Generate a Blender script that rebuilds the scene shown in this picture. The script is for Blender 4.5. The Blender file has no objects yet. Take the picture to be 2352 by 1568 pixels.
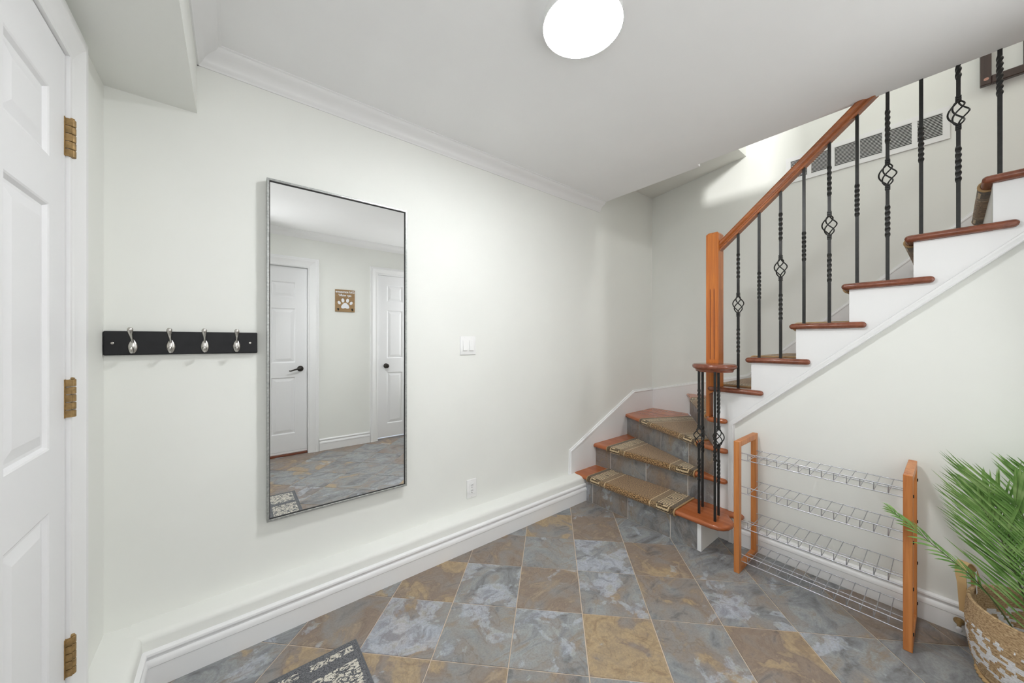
import bpy, bmesh, math, random
from mathutils import Vector, Matrix
random.seed(7)
sc = bpy.context.scene
COL = sc.collection
R = math.radians

# ------------------------------------------------------------------ camera, world, lights, exposure
FPX = 805.0
cam_d = bpy.data.cameras.new('camera'); cam = bpy.data.objects.new('camera', cam_d); COL.objects.link(cam)
cam_d.sensor_fit = 'HORIZONTAL'; cam_d.sensor_width = 36.0
cam_d.lens = 36.0*FPX/2352.0
cam_d.clip_start = 0.02
YAW = math.pi/4 + 0.1124                      # optical axis, measured from the mirror wall's direction (+X)
cam.location = (0, 0, 1.27)
cam.rotation_euler = (math.pi/2, 0, YAW - math.pi/2)
sc.camera = cam

w = bpy.data.worlds.new('world'); sc.world = w; w.use_nodes = True
w.node_tree.nodes['Background'].inputs[0].default_value = (0.75, 0.85, 1.0, 1)
w.node_tree.nodes['Background'].inputs[1].default_value = 0.6

def area(name, loc, target, size, power, color=(1, 1, 1), sy=None):
    d = bpy.data.lights.new(name, 'AREA'); d.energy = power; d.color = color
    d.shape = 'RECTANGLE'; d.size = size; d.size_y = sy or size
    o = bpy.data.objects.new(name, d); COL.objects.link(o); o.location = loc
    o.rotation_euler = (Vector(target)-Vector(loc)).to_track_quat('-Z', 'Y').to_euler()
    return o
# daylight from the upstairs window, across the landing and down the stairwell
area('upstairs_window_light', (-1.35, -0.40, 3.62), (3.4, 1.2, 2.7), 0.34, 95, (1.0, 1.0, 0.98), 0.4)
# upstairs ceiling lamp over the landing
area('upstairs_lamp', (2.9, -2.2, 5.1), (2.9, -1.6, 2.7), 0.5, 22, (0.98, 0.99, 0.98))
# added soft fill outside the frame, no real fixture there
area('fill_light_left', (-0.03, -0.42, 1.75), (1.6, 1.9, 1.3), 0.45, 5.0, (0.98, 0.99, 1.0), 0.9)
area('fill_light_right', (2.15, -0.60, 1.35), (-0.3, 1.35, 1.1), 0.3, 6.0, (0.98, 0.99, 1.0), 1.5)
LAMP_STRENGTH = 57.0

sc.view_settings.view_transform = 'Standard'; sc.view_settings.look = 'None'
sc.view_settings.gamma = 1.0; sc.view_settings.use_curve_mapping = False
sc.view_settings.exposure = 0.68

# ------------------------------------------------------------------ mesh helpers
class MB:
    def __init__(s): s.v = []; s.f = []; s.uv = {}
    def add(s, vs, fs):
        o = len(s.v); s.v += [tuple(p) for p in vs]; s.f += [tuple(i+o for i in f) for f in fs]; return o
    def box(s, a, b):
        x0, x1 = sorted((a[0], b[0])); y0, y1 = sorted((a[1], b[1])); z0, z1 = sorted((a[2], b[2]))
        s.add([(x0,y0,z0),(x1,y0,z0),(x1,y1,z0),(x0,y1,z0),(x0,y0,z1),(x1,y0,z1),(x1,y1,z1),(x0,y1,z1)],
              [(0,3,2,1),(4,5,6,7),(0,1,5,4),(1,2,6,5),(2,3,7,6),(3,0,4,7)]); return s
    def bbox(s, a, b, bev=0.002, seg=2):
        bm = bmesh.new(); m = MB().box(a, b)
        vs = [bm.verts.new(p) for p in m.v]
        for f in m.f: bm.faces.new([vs[i] for i in f])
        bmesh.ops.bevel(bm, geom=bm.edges[:], offset=bev, segments=seg, profile=0.5, affect='EDGES')
        bm.verts.index_update()
        s.add([v.co[:] for v in bm.verts], [[v.index for v in f.verts] for f in bm.faces]); bm.free(); return s
    def loft(s, rings, closed=True, caps=True):
        n = len(rings[0]); o = len(s.v)
        for r in rings: s.v += [tuple(p) for p in r]
        for k in range(len(rings)-1):
            for i in range(n if closed else n-1):
                j = (i+1) % n
                s.f.append((o+k*n+i, o+k*n+j, o+(k+1)*n+j, o+(k+1)*n+i))
        if caps and closed:
            s.f.append(tuple(o+i for i in reversed(range(n))))
            s.f.append(tuple(o+(len(rings)-1)*n+i for i in range(n)))
        return s
    def tube(s, pts, r, n=8, caps=True):
        pts = [Vector(p) for p in pts]; rings = []; up = None
        for i, p in enumerate(pts):
            t = (pts[min(i+1, len(pts)-1)]-pts[max(i-1, 0)]).normalized()
            if up is None:
                up = Vector((0,0,1)) if abs(t.z) < 0.9 else Vector((1,0,0))
            a = t.cross(up).normalized(); b = a.cross(t).normalized(); up = b
            rr = r[i] if isinstance(r, (list, tuple)) else r
            rings.append([p+rr*(math.cos(2*math.pi*k/n)*a+math.sin(2*math.pi*k/n)*b) for k in range(n)])
        return s.loft(rings, True, caps)
    def lathe(s, prof, c=(0,0,0), n=32, caps=True):
        rings = [[(c[0]+r*math.cos(2*math.pi*k/n), c[1]+r*math.sin(2*math.pi*k/n), c[2]+z) for k in range(n)] for r, z in prof]
        return s.loft(rings, True, caps)
    def prism(s, poly, axis, a, b):
        """poly: 2-D outline in the plane normal to axis ('x': (y,z), 'y': (x,z), 'z': (x,y))"""
        def P(p, t):
            return (t, p[0], p[1]) if axis == 'x' else (p[0], t, p[1]) if axis == 'y' else (p[0], p[1], t)
        return s.loft([[P(p, a) for p in poly], [P(p, b) for p in poly]])
    def build(s, name, mat, parent=None, smooth=None, loc=None):
        me = bpy.data.meshes.new(name)
        off = Vector((0,0,0))
        if parent is not None and parent.get('_o') is not None: off = Vector(parent['_o'])
        if loc is not None: off = Vector(loc)
        me.from_pydata([tuple(Vector(p)-off) for p in s.v], [], s.f)
        bm = bmesh.new(); bm.from_mesh(me); bmesh.ops.recalc_face_normals(bm, faces=bm.faces[:]); bm.to_mesh(me); bm.free()
        if smooth is not None:
            me.polygons.foreach_set('use_smooth', [True]*len(me.polygons)); me.set_sharp_from_angle(angle=R(smooth))
        me.materials.append(mat)
        o = bpy.data.objects.new(name, me); COL.objects.link(o)
        if parent is not None:
            o.parent = parent
            if parent.get('_o') is not None and loc is not None: o.location = Vector(loc)-Vector(parent['_o'])
            o['_o'] = tuple(off)
        else:
            if loc is not None: o.location = loc
            o['_o'] = tuple(off)
        return o

def tag(o, label=None, cat=None, group=None, kind=None):
    if label: o['label'] = label
    if cat: o['category'] = cat
    if group: o['group'] = group
    if kind: o['kind'] = kind
    return o
def thing(name, loc, label, cat, group=None):
    o = bpy.data.objects.new(name, None); COL.objects.link(o); o.location = loc; o['_o'] = tuple(loc)
    o.empty_display_size = 0.05
    return tag(o, label, cat, group)
def struct(name, mb, mat, parent=None, smooth=None, loc=None):
    o = mb.build(name, mat, parent, smooth, loc)
    if parent is None: o['kind'] = 'structure'
    return o

def offset_poly(poly, offs):
    n = len(poly); out = []
    A = sum(poly[i][0]*poly[(i+1)%n][1]-poly[(i+1)%n][0]*poly[i][1] for i in range(n))
    sg = 1 if A > 0 else -1
    for i in range(n):
        p0 = Vector(poly[i-1]); p = Vector(poly[i]); p1 = Vector(poly[(i+1)%n])
        d0 = (p-p0).normalized(); d1 = (p1-p).normalized()
        n0 = Vector((-d0.y, d0.x))*sg; n1 = Vector((-d1.y, d1.x))*sg
        a = offs[i-1]; b = offs[i]
        cr = d0.x*d1.y-d0.y*d1.x
        if abs(cr) < 1e-3:
            q = p+n0*a*0.5+n1*b*0.5
        else:
            A0 = p+n0*a; B0 = p+n1*b
            t = ((B0.x-A0.x)*d1.y-(B0.y-A0.y)*d1.x)/cr
            q = A0+d0*t
        out.append((q.x, q.y))
    return out
def round_slab(mb, poly, flags, z0, z1, seg=6):
    """flat slab with half-round edges on the flagged sides"""
    r = (z1-z0)/2; zc = (z0+z1)/2; rings = []
    for k in range(seg+1):
        th = -math.pi/2+math.pi*k/seg
        of = r*(1-math.cos(th))
        q = offset_poly(poly, [of if f else 0 for f in flags])
        rings.append([(x, y, zc+r*math.sin(th)) for x, y in q])
    return mb.loft(rings)

# ------------------------------------------------------------------ materials
def srgb(r, g, b):
    f = lambda c: (c/255/12.92) if c/255 <= 0.04045 else ((c/255+0.055)/1.055)**2.4
    return (f(r), f(g), f(b), 1)
def newmat(name):
    m = bpy.data.materials.new(name); m.use_nodes = True; nt = m.node_tree
    return m, nt, nt.nodes['Principled BSDF']
def nd(nt, t, **kw):
    n = nt.nodes.new(t)
    for k, v in kw.items():
        if k in n.inputs.keys() if hasattr(n.inputs, 'keys') else False: n.inputs[k].default_value = v
        else: setattr(n, k, v)
    return n
def lk(nt, a, b): nt.links.new(a, b)
def ramp(nt, fac, stops, interp='LINEAR'):
    n = nt.nodes.new('ShaderNodeValToRGB'); n.color_ramp.interpolation = interp
    e = n.color_ramp.elements
    while len(e) < len(stops): e.new(0.5)
    for i, (p, c) in enumerate(stops):
        e[i].position = p; e[i].color = c if len(c) == 4 else (*c, 1)
    lk(nt, fac, n.inputs[0]); return n.outputs[0]
def noise(nt, vec, scale, detail=4, rough=0.5, dist=0.0):
    n = nt.nodes.new('ShaderNodeTexNoise'); n.inputs['Scale'].default_value = scale
    n.inputs['Detail'].default_value = detail; n.inputs['Roughness'].default_value = rough
    n.inputs['Distortion'].default_value = dist
    if vec: lk(nt, vec, n.inputs['Vector'])
    return n.outputs[0]
def coords(nt, kind='Object'):
    return nt.nodes.new('ShaderNodeTexCoord').outputs[kind]
def mapping(nt, vec, scale=(1,1,1), rot=(0,0,0)):
    n = nt.nodes.new('ShaderNodeMapping'); n.inputs['Scale'].default_value = scale; n.inputs['Rotation'].default_value = rot
    lk(nt, vec, n.inputs['Vector']); return n.outputs[0]
def mathn(nt, op, a, b=None, clamp=False):
    n = nt.nodes.new('ShaderNodeMath'); n.operation = op; n.use_clamp = clamp
    for i, x in enumerate((a, b)):
        if x is None: continue
        if isinstance(x, (int, float)): n.inputs[i].default_value = x
        else: lk(nt, x, n.inputs[i])
    return n.outputs[0]
def mix(nt, fac, a, b):
    n = nt.nodes.new('ShaderNodeMix'); n.data_type = 'RGBA'
    if isinstance(fac, (int, float)): n.inputs[0].default_value = fac
    else: lk(nt, fac, n.inputs[0])
    for x, i in ((a, 6), (b, 7)):
        if isinstance(x, tuple): n.inputs[i].default_value = x
        else: lk(nt, x, n.inputs[i])
    return n.outputs[2]
def bump(nt, bs, h, strength=0.2, dist=0.002):
    n = nt.nodes.new('ShaderNodeBump'); n.inputs['Strength'].default_value = strength; n.inputs['Distance'].default_value = dist
    lk(nt, h, n.inputs['Height']); lk(nt, n.outputs[0], bs.inputs['Normal'])

def paint(name, col, rough=0.6, var=0.02, scale=180, bs_=0.06):
    m, nt, bs = newmat(name); c = coords(nt)
    a = tuple(max(0, x*(1-var)) for x in col[:3])+(1,); b = tuple(min(1, x*(1+var)) for x in col[:3])+(1,)
    lk(nt, ramp(nt, noise(nt, c, 1.7, 3), [(0.3, a), (0.7, b)]), bs.inputs['Base Color'])
    bs.inputs['Roughness'].default_value = rough
    bump(nt, bs, noise(nt, c, scale, 2), bs_, 0.001); return m
def metal(name, col, rough=0.35, met=1.0, sc_=60, var=0.15):
    m, nt, bs = newmat(name); c = coords(nt); n = noise(nt, c, sc_, 3)
    a = tuple(x*(1-var) for x in col[:3])+(1,); b = tuple(min(1, x*(1+var)) for x in col[:3])+(1,)
    lk(nt, ramp(nt, n, [(0.3, a), (0.7, b)]), bs.inputs['Base Color'])
    bs.inputs['Metallic'].default_value = met; bs.inputs['Roughness'].default_value = rough
    return m
def wood(name, dark, light, axis='x', rough=0.28, scale=1.0, coat=0.3):
    m, nt, bs = newmat(name); c = coords(nt)
    s = {'x': (3, 55, 55), 'y': (55, 3, 55), 'z': (55, 55, 3)}[axis]
    v = mapping(nt, c, tuple(k*scale for k in s))
    n1 = noise(nt, v, 1.0, 5, 0.6, 0.6); n2 = noise(nt, mapping(nt, c, tuple(k*0.12 for k in s)), 1.0, 2)
    f = mathn(nt, 'ADD', mathn(nt, 'MULTIPLY', n1, 0.6), mathn(nt, 'MULTIPLY', n2, 0.4))
    lk(nt, ramp(nt, f, [(0.32, dark), (0.68, light)]), bs.inputs['Base Color'])
    bs.inputs['Roughness'].default_value = rough; bs.inputs['Coat Weight'].default_value = coat; bs.inputs['Coat Roughness'].default_value = 0.15
    bump(nt, bs, n1, 0.05, 0.0005); return m

M = {}
M['wall'] = paint('wall_paint', srgb(240, 241, 236), 0.6)
M['ceil'] = paint('ceiling_paint', srgb(246, 246, 246), 0.85)
M['trim'] = paint('trim_paint', srgb(241, 241, 241), 0.38, 0.01, 90, 0.03)
M['door'] = paint('door_paint', srgb(238, 238, 239), 0.5, 0.01, 90, 0.03)
M['plate'] = paint('switch_plastic', srgb(245, 245, 244), 0.3, 0.005, 40, 0.0)
M['white'] = paint('white_label', srgb(240, 241, 245), 0.5, 0.01, 60, 0.02)
M['grout'] = paint('grout', srgb(203, 186, 168), 0.85, 0.06, 400, 0.3)
M['grout_pale'] = paint('pale_grout', srgb(222, 214, 208), 0.85, 0.05, 400, 0.3)
M['dark'] = paint('dark_void', (0.03, 0.03, 0.03, 1), 0.8)
M['iron'] = metal('black_iron', (0.035, 0.035, 0.034, 1), 0.38, 0.6)
M['chrome'] = metal('chrome_wire', (0.52, 0.53, 0.57, 1), 0.36, 0.9)
M['nickel'] = metal('brushed_nickel', (0.60, 0.58, 0.55, 1), 0.3, 1.0)
M['brass'] = metal('antique_brass', srgb(158, 130, 86), 0.5, 0.45, 90, 0.25)
M['bronze'] = metal('bronze_hardware', (0.05, 0.045, 0.04, 1), 0.3, 0.8)
M['silver'] = metal('silver_frame', (0.42, 0.43, 0.42, 1), 0.42, 0.7, 120, 0.2)
M['rail'] = wood('handrail_wood', srgb(128, 66, 28), srgb(190, 112, 56), 'y')
M['newel'] = wood('newel_wood', srgb(176, 92, 34), srgb(224, 138, 58), 'z')
M['tread'] = wood('cherry_tread', srgb(150, 76, 38), srgb(196, 116, 68), 'y', 0.24, 0.6)
M['treadx'] = wood('cherry_tread_lengthwise', srgb(112, 60, 42), srgb(148, 88, 64), 'x', 0.24, 0.6)
M['rack'] = wood('shoe_rack_wood', srgb(178, 102, 48), srgb(220, 148, 84), 'z', 0.42, 1.0, 0.1)
M['sign'] = wood('sign_wood', srgb(140, 108, 72), srgb(178, 146, 104), 'x', 0.6, 1.0, 0.0)
M['frame'] = wood('dark_frame_wood', srgb(44, 28, 24), srgb(66, 46, 40), 'z', 0.35)

# black painted board with scuffs
m, nt, bs = newmat('black_board'); c = coords(nt)
f = ramp(nt, noise(nt, mapping(nt, c, (40, 40, 90)), 1, 6, 0.7, 1.0), [(0.72, (0, 0, 0)), (0.76, (1, 1, 1))])
lk(nt, mix(nt, f, (0.016, 0.016, 0.018, 1), (0.07, 0.07, 0.075, 1)), bs.inputs['Base Color']); bs.inputs['Roughness'].default_value = 0.5; bs.inputs['Specular IOR Level'].default_value = 0.3
M['board'] = m
# mirror silvering
m, nt, bs = newmat('mirror_glass'); bs.inputs['Metallic'].default_value = 1; bs.inputs['Base Color'].default_value = (0.93, 0.94, 0.94, 1)
lk(nt, ramp(nt, noise(nt, coords(nt), 6, 3), [(0.4, (0.004,)*3), (0.7, (0.012,)*3)]), bs.inputs['Roughness']); M['mirror'] = m
# lamp diffuser
m, nt, bs = newmat('lamp_diffuser'); bs.inputs['Base Color'].default_value = (0.9, 0.9, 0.9, 1)
bs.inputs['Emission Color'].default_value = (0.965, 0.985, 1.0, 1); bs.inputs['Emission Strength'].default_value = LAMP_STRENGTH
M['lamp'] = m
# slate tile: object colour r = brown, g = pale patches, b = tan patches
m, nt, bs = newmat('slate_tile'); oi = nt.nodes.new('ShaderNodeObjectInfo')
sep = nt.nodes.new('ShaderNodeSeparateColor'); lk(nt, oi.outputs['Color'], sep.inputs[0])
vm = nt.nodes.new('ShaderNodeVectorMath'); vm.operation = 'ADD'; lk(nt, coords(nt), vm.inputs[0])
cx = nt.nodes.new('ShaderNodeCombineXYZ')
lk(nt, mathn(nt, 'MULTIPLY', oi.outputs['Random'], 37.0), cx.inputs[0]); lk(nt, mathn(nt, 'MULTIPLY', oi.outputs['Random'], 91.0), cx.inputs[1]); lk(nt, mathn(nt, 'MULTIPLY', oi.outputs['Random'], 13.0), cx.inputs[2])
lk(nt, cx.outputs[0], vm.inputs[1]); V = vm.outputs[0]
n_big = noise(nt, V, 4.2, 5, 0.55, 1.6); n_mid = noise(nt, V, 14.0, 8, 0.65, 0.8); n_fine = noise(nt, V, 130.0, 5, 0.7)
n_pale = noise(nt, mapping(nt, V, (1, 1.4, 1.2), (0, 0, 0.6)), 4.6, 6, 0.55, 0.7); n_tan = noise(nt, mapping(nt, V, (1.3, 1, 1), (0.4, 0, 1.9)), 4.4, 6, 0.5, 0.9)
n_lay = noise(nt, mapping(nt, V, (1, 1.8, 1), (0, 0, 1.1)), 5.0, 8, 0.66, 1.2)
blue = ramp(nt, n_lay, [(0.32, srgb(102, 100, 100)), (0.45, srgb(134, 137, 140)), (0.56, srgb(158, 161, 161)), (0.68, srgb(128, 121, 113))])
brown = ramp(nt, n_lay, [(0.32, srgb(110, 94, 84)), (0.45, srgb(148, 130, 114)), (0.56, srgb(134, 118, 106)), (0.68, srgb(168, 150, 128))])
bm_ = mathn(nt, 'ADD', mathn(nt, 'MULTIPLY', mathn(nt, 'SUBTRACT', mathn(nt, 'ADD', mathn(nt, 'MULTIPLY', n_lay, 0.5), mathn(nt, 'MULTIPLY', n_tan, 0.5)), 0.5), 5.0), mathn(nt, 'SUBTRACT', mathn(nt, 'MULTIPLY', sep.outputs[0], 1.3), 0.12), True)
base = mix(nt, bm_, blue, brown)
tanm = ramp(nt, mathn(nt, 'ADD', mathn(nt, 'ADD', mathn(nt, 'MULTIPLY', n_tan, 0.8), mathn(nt, 'MULTIPLY', n_mid, 0.2)), mathn(nt, 'MULTIPLY', mathn(nt, 'SUBTRACT', sep.outputs[2], 0.5), 0.24)), [(0.565, (0, 0, 0)), (0.60, (0.8,)*3), (0.66, (1, 1, 1))])
base = mix(nt, mathn(nt, 'MULTIPLY', tanm, 0.78), base, ramp(nt, n_mid, [(0.35, srgb(150, 126, 96)), (0.5, srgb(188, 164, 126)), (0.62, srgb(166, 146, 118))]))
palm_ = ramp(nt, mathn(nt, 'ADD', mathn(nt, 'ADD', mathn(nt, 'MULTIPLY', n_pale, 0.8), mathn(nt, 'MULTIPLY', n_mid, 0.2)), mathn(nt, 'MULTIPLY', mathn(nt, 'SUBTRACT', sep.outputs[1], 0.5), 0.20)), [(0.565, (0, 0, 0)), (0.59, (0.75,)*3), (0.66, (1, 1, 1))])
base = mix(nt, mathn(nt, 'MULTIPLY', palm_, 0.75), base, ramp(nt, n_mid, [(0.38, srgb(142, 145, 154)), (0.52, srgb(188, 194, 206)), (0.64, srgb(172, 174, 170))]))
edge = ramp(nt, mathn(nt, 'ABSOLUTE', mathn(nt, 'SUBTRACT', n_tan, 0.54)), [(0.0, (1, 1, 1)), (0.010, (0, 0, 0))])
base = mix(nt, mathn(nt, 'MULTIPLY', edge, 0.35), base, srgb(104, 86, 70))
base = mix(nt, mathn(nt, 'MULTIPLY', ramp(nt, n_fine, [(0.35, (1, 1, 1)), (0.58, (0, 0, 0))]), 0.30), base, srgb(104, 96, 92))
lk(nt, base, bs.inputs['Base Color']); lk(nt, ramp(nt, n_mid, [(0.3, (0.34,)*3), (0.7, (0.52,)*3)]), bs.inputs['Roughness'])
bump(nt, bs, mathn(nt, 'ADD', n_big, mathn(nt, 'MULTIPLY', n_fine, 0.12)), 0.35, 0.006)
M['slate'] = m

# stair mat: UV in metres (u from the left end, v from the nosing); width stored in object colour red
def mat_carpet():
    m, nt, bs = newmat('patterned_carpet'); uv = nt.nodes.new('ShaderNodeUVMap').outputs[0]
    s = nt.nodes.new('ShaderNodeSeparateXYZ'); lk(nt, uv, s.inputs[0]); u, v = s.outputs[0], s.outputs[1]
    oi = nt.nodes.new('ShaderNodeObjectInfo'); sp = nt.nodes.new('ShaderNodeSeparateColor'); lk(nt, oi.outputs['Color'], sp.inputs[0])
    W = sp.outputs[0]
    d = mathn(nt, 'MINIMUM', u, mathn(nt, 'SUBTRACT', W, u))           # distance from the nearer end
    n1 = noise(nt, mapping(nt, uv, (1, 1, 1)), 185, 3, 0.6); n2 = noise(nt, uv, 12, 2)
    ncell = noise(nt, uv, 420, 1)
    centre = ramp(nt, n1, [(0.40, srgb(64, 44, 24)), (0.49, srgb(132, 98, 60)), (0.60, srgb(188, 152, 104))])
    dark = ramp(nt, n1, [(0.42, srgb(44, 32, 20)), (0.56, srgb(110, 88, 58)), (0.65, srgb(150, 124, 88))])
    cream = ramp(nt, n1, [(0.35, srgb(196, 170, 128)), (0.6, srgb(224, 202, 162))])
    tan = ramp(nt, n1, [(0.40, srgb(92, 70, 44)), (0.6, srgb(168, 140, 102))])
    # greek-key band between d=.03 and d=.125: nested square spirals, cell 0.085 m
    cell = 0.088
    fx = mathn(nt, 'ABSOLUTE', mathn(nt, 'SUBTRACT', d, 0.076)); fx = mathn(nt, 'MULTIPLY', fx, 1/cell)
    vv = mathn(nt, 'SUBTRACT', mathn(nt, 'FRACT', mathn(nt, 'DIVIDE', mathn(nt, 'ADD', v, 0.03), 0.125)), 0.5)
    fy = mathn(nt, 'MULTIPLY', mathn(nt, 'ABSOLUTE', vv), 0.125/cell)
    mx = mathn(nt, 'MAXIMUM', fx, fy)
    st = mathn(nt, 'FRACT', mathn(nt, 'ADD', mathn(nt, 'MULTIPLY', mx, 6.0), 0.1))
    keym = mathn(nt, 'GREATER_THAN', st, 0.5)
    gap = mathn(nt, 'LESS_THAN', mathn(nt, 'ABSOLUTE', mathn(nt, 'SUBTRACT', vv, -0.18)), 0.035)   # breaks that turn the squares into keys
    gap2 = mathn(nt, 'GREATER_THAN', mathn(nt, 'SUBTRACT', d, 0.076), 0.0)
    keym = mathn(nt, 'MULTIPLY', keym, mathn(nt, 'SUBTRACT', 1.0, mathn(nt, 'MULTIPLY', gap, gap2)))
    key = mix(nt, keym, dark, cream)
    inband = mathn(nt, 'MULTIPLY', mathn(nt, 'GREATER_THAN', d, 0.030), mathn(nt, 'LESS_THAN', d, 0.122))
    line = mathn(nt, 'LESS_THAN', mathn(nt, 'ABSOLUTE', mathn(nt, 'SUBTRACT', d, 0.165)), 0.0028)
    tanb = mathn(nt, 'LESS_THAN', d, 0.162)
    col = mix(nt, tanb, centre, tan); col = mix(nt, mathn(nt, 'LESS_THAN', d, 0.030), col, dark)
    col = mix(nt, inband, col, key); col = mix(nt, line, col, cream)
    front = mathn(nt, 'LESS_THAN', v, 0.028)
    col = mix(nt, mathn(nt, 'MULTIPLY', front, mathn(nt, 'MULTIPLY', ramp(nt, n1, [(0.42, (1,1,1)), (0.52, (0,0,0))]), 0.4)), col, srgb(40, 28, 18))
    lk(nt, col, bs.inputs['Base Color']); bs.inputs['Roughness'].default_value = 0.95; bs.inputs['Sheen Weight'].default_value = 0.3
    bump(nt, bs, n1, 0.5, 0.003); return m
M['carpet'] = mat_carpet()
M['binding'] = paint('carpet_binding', srgb(178, 146, 104), 0.85, 0.08, 300, 0.3)
# rug: charcoal ground, squares of raised cream loops
m, nt, bs = newmat('rug_loops'); c = coords(nt); s = nt.nodes.new('ShaderNodeSeparateXYZ'); lk(nt, c, s.inputs[0])
def tri(x, per, off):
    return mathn(nt, 'ABSOLUTE', mathn(nt, 'SUBTRACT', mathn(nt, 'FRACT', mathn(nt, 'DIVIDE', mathn(nt, 'ADD', x, off), per)), 0.5))
sqx = mathn(nt, 'LESS_THAN', tri(s.outputs[0], 0.30, 0.122), 0.44); sqy = mathn(nt, 'LESS_THAN', tri(s.outputs[1], 0.305, 0.08), 0.425)
nl = noise(nt, mapping(nt, c, (1.0, 1.5, 1)), 30, 2, 0.45, 2.6)
loops = mathn(nt, 'MULTIPLY', mathn(nt, 'MULTIPLY', sqx, sqy), ramp(nt, nl, [(0.47, (0,0,0)), (0.50, (1,1,1))]))
edgex = mathn(nt, 'MULTIPLY', mathn(nt, 'LESS_THAN', mathn(nt, 'ABSOLUTE', s.outputs[0]), 0.352), mathn(nt, 'LESS_THAN', mathn(nt, 'ABSOLUTE', s.outputs[1]), 0.583))
loops = mathn(nt, 'MULTIPLY', loops, edgex)
nf = noise(nt, c, 260, 2)
g = ramp(nt, nf, [(0.35, srgb(74, 76, 80)), (0.6, srgb(122, 123, 126))]); cr = ramp(nt, nf, [(0.35, srgb(196, 190, 176)), (0.6, srgb(228, 224, 212))])
lk(nt, mix(nt, loops, g, cr), bs.inputs['Base Color']); bs.inputs['Roughness'].default_value = 0.95
bump(nt, bs, mathn(nt, 'ADD', mathn(nt, 'MULTIPLY', loops, 1.0), mathn(nt, 'MULTIPLY', nf, 0.5)), 0.9, 0.006); M['rug'] = m
M['rug_edge'] = paint('rug_binding', srgb(104, 106, 110), 0.9, 0.05, 400, 0.3)
# woven basket: coils with white patches
m, nt, bs = newmat('woven_seagrass'); c = coords(nt); s = nt.nodes.new('ShaderNodeSeparateXYZ'); lk(nt, c, s.inputs[0])
ang = nt.nodes.new('ShaderNodeMath'); ang.operation = 'ARCTAN2'; lk(nt, s.outputs[1], ang.inputs[0]); lk(nt, s.outputs[0], ang.inputs[1])
z = s.outputs[2]; A = ang.outputs[0]
cb = nt.nodes.new('ShaderNodeCombineXYZ'); lk(nt, mathn(nt, 'MULTIPLY', A, 14.0), cb.inputs[0]); lk(nt, mathn(nt, 'MULTIPLY', z, 150.0), cb.inputs[1])
strand = noise(nt, cb.outputs[0], 1.6, 4, 0.6)
natural = ramp(nt, strand, [(0.32, srgb(132, 104, 74)), (0.5, srgb(186, 156, 118)), (0.68, srgb(214, 188, 150))])
stepz = mathn(nt, 'DIVIDE', mathn(nt, 'FLOOR', mathn(nt, 'MULTIPLY', z, 105.0)), 105.0)
cb2 = nt.nodes.new('ShaderNodeCombineXYZ'); lk(nt, mathn(nt, 'MULTIPLY', A, 3.4), cb2.inputs[0]); lk(nt, mathn(nt, 'MULTIPLY', stepz, 34.0), cb2.inputs[1])
fleck = noise(nt, cb2.outputs[0], 1.3, 1, 0.5)
band = mathn(nt, 'ABSOLUTE', mathn(nt, 'SUBTRACT', stepz, 0.125))
wm = mathn(nt, 'MULTIPLY', mathn(nt, 'LESS_THAN', band, 0.078), mathn(nt, 'GREATER_THAN', mathn(nt, 'SUBTRACT', fleck, mathn(nt, 'MULTIPLY', band, 1.1)), 0.475))
lk(nt, mix(nt, wm, natural, ramp(nt, strand, [(0.3, srgb(205, 203, 200)), (0.6, srgb(238, 238, 240))])), bs.inputs['Base Color'])
bs.inputs['Roughness'].default_value = 0.85; bump(nt, bs, strand, 0.5, 0.003); M['basket'] = m
M['strap'] = paint('handle_strap', srgb(204, 170, 120), 0.8, 0.1, 200, 0.3)
# palm leaf
m, nt, bs = newmat('palm_leaf'); c = coords(nt)
lk(nt, ramp(nt, noise(nt, c, 16, 3), [(0.3, srgb(80, 122, 54)), (0.5, srgb(118, 160, 82)), (0.7, srgb(164, 194, 126))]), bs.inputs['Base Color'])
bs.inputs['Roughness'].default_value = 0.42; bs.inputs['Subsurface Weight'].default_value = 0.0; M['leaf'] = m
M['stem'] = paint('palm_stem', srgb(84, 96, 58), 0.5, 0.15, 60, 0.1)

# ------------------------------------------------------------------ dimensions
XL, XR, YB, YF, ZC = -0.37, 2.485, 1.94, -0.716, 2.48      # left wall, wall under the stairs, mirror wall, opposite wall, ceiling
XS = 3.41                                                   # outer stairwell wall
LEDGE_Y, LEDGE_Z = 1.835, 0.19
NZ = [0, .200, .390, .585, .775, .977]
for k in range(6, 14): NZ.append(.977+.1962*(k-5))          # tread heights
RY = lambda k: .976-.2165*(k-5)                             # riser planes of the straight flight
UPZ = 2.74

# ------------------------------------------------------------------ setting: walls, ceiling
struct('floor', MB().box((XL-.08, YF-.1, -.12), (2.58, YB, -.0025)), M['grout'])
floor = bpy.data.objects['floor']
struct('wall_back', MB().box((XL-.12, YB, 0), (XS+.12, YB+.12, 5.3)), M['wall'])
mb = MB().box((XL, LEDGE_Y, 0), (2.214, YB, LEDGE_Z-.012))
mb.v = []; mb.f = []
prof = [(YB, 0), (LEDGE_Y, 0), (LEDGE_Y, LEDGE_Z-.022), (LEDGE_Y+.003, LEDGE_Z-.012), (LEDGE_Y+.010, LEDGE_Z-.004), (LEDGE_Y+.022, LEDGE_Z), (YB, LEDGE_Z+.004)]
struct('trim_1', MB().prism(prof, 'x', -.30, 2.214), M['wall'], None, 50).name = 'trim_1'
bpy.data.objects['trim_1']['label'] = 'low ledge along the foot of the mirror wall'
XB = -.257
pl = [(XL, 0), (XB, 0), (XB, LEDGE_Z-.022), (XB-.003, LEDGE_Z-.012), (XB-.010, LEDGE_Z-.004), (XB-.022, LEDGE_Z), (XL, LEDGE_Z+.004)]
pl2 = [(max(x, -.349) if x == XL else x, z) for x, z in pl]
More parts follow.
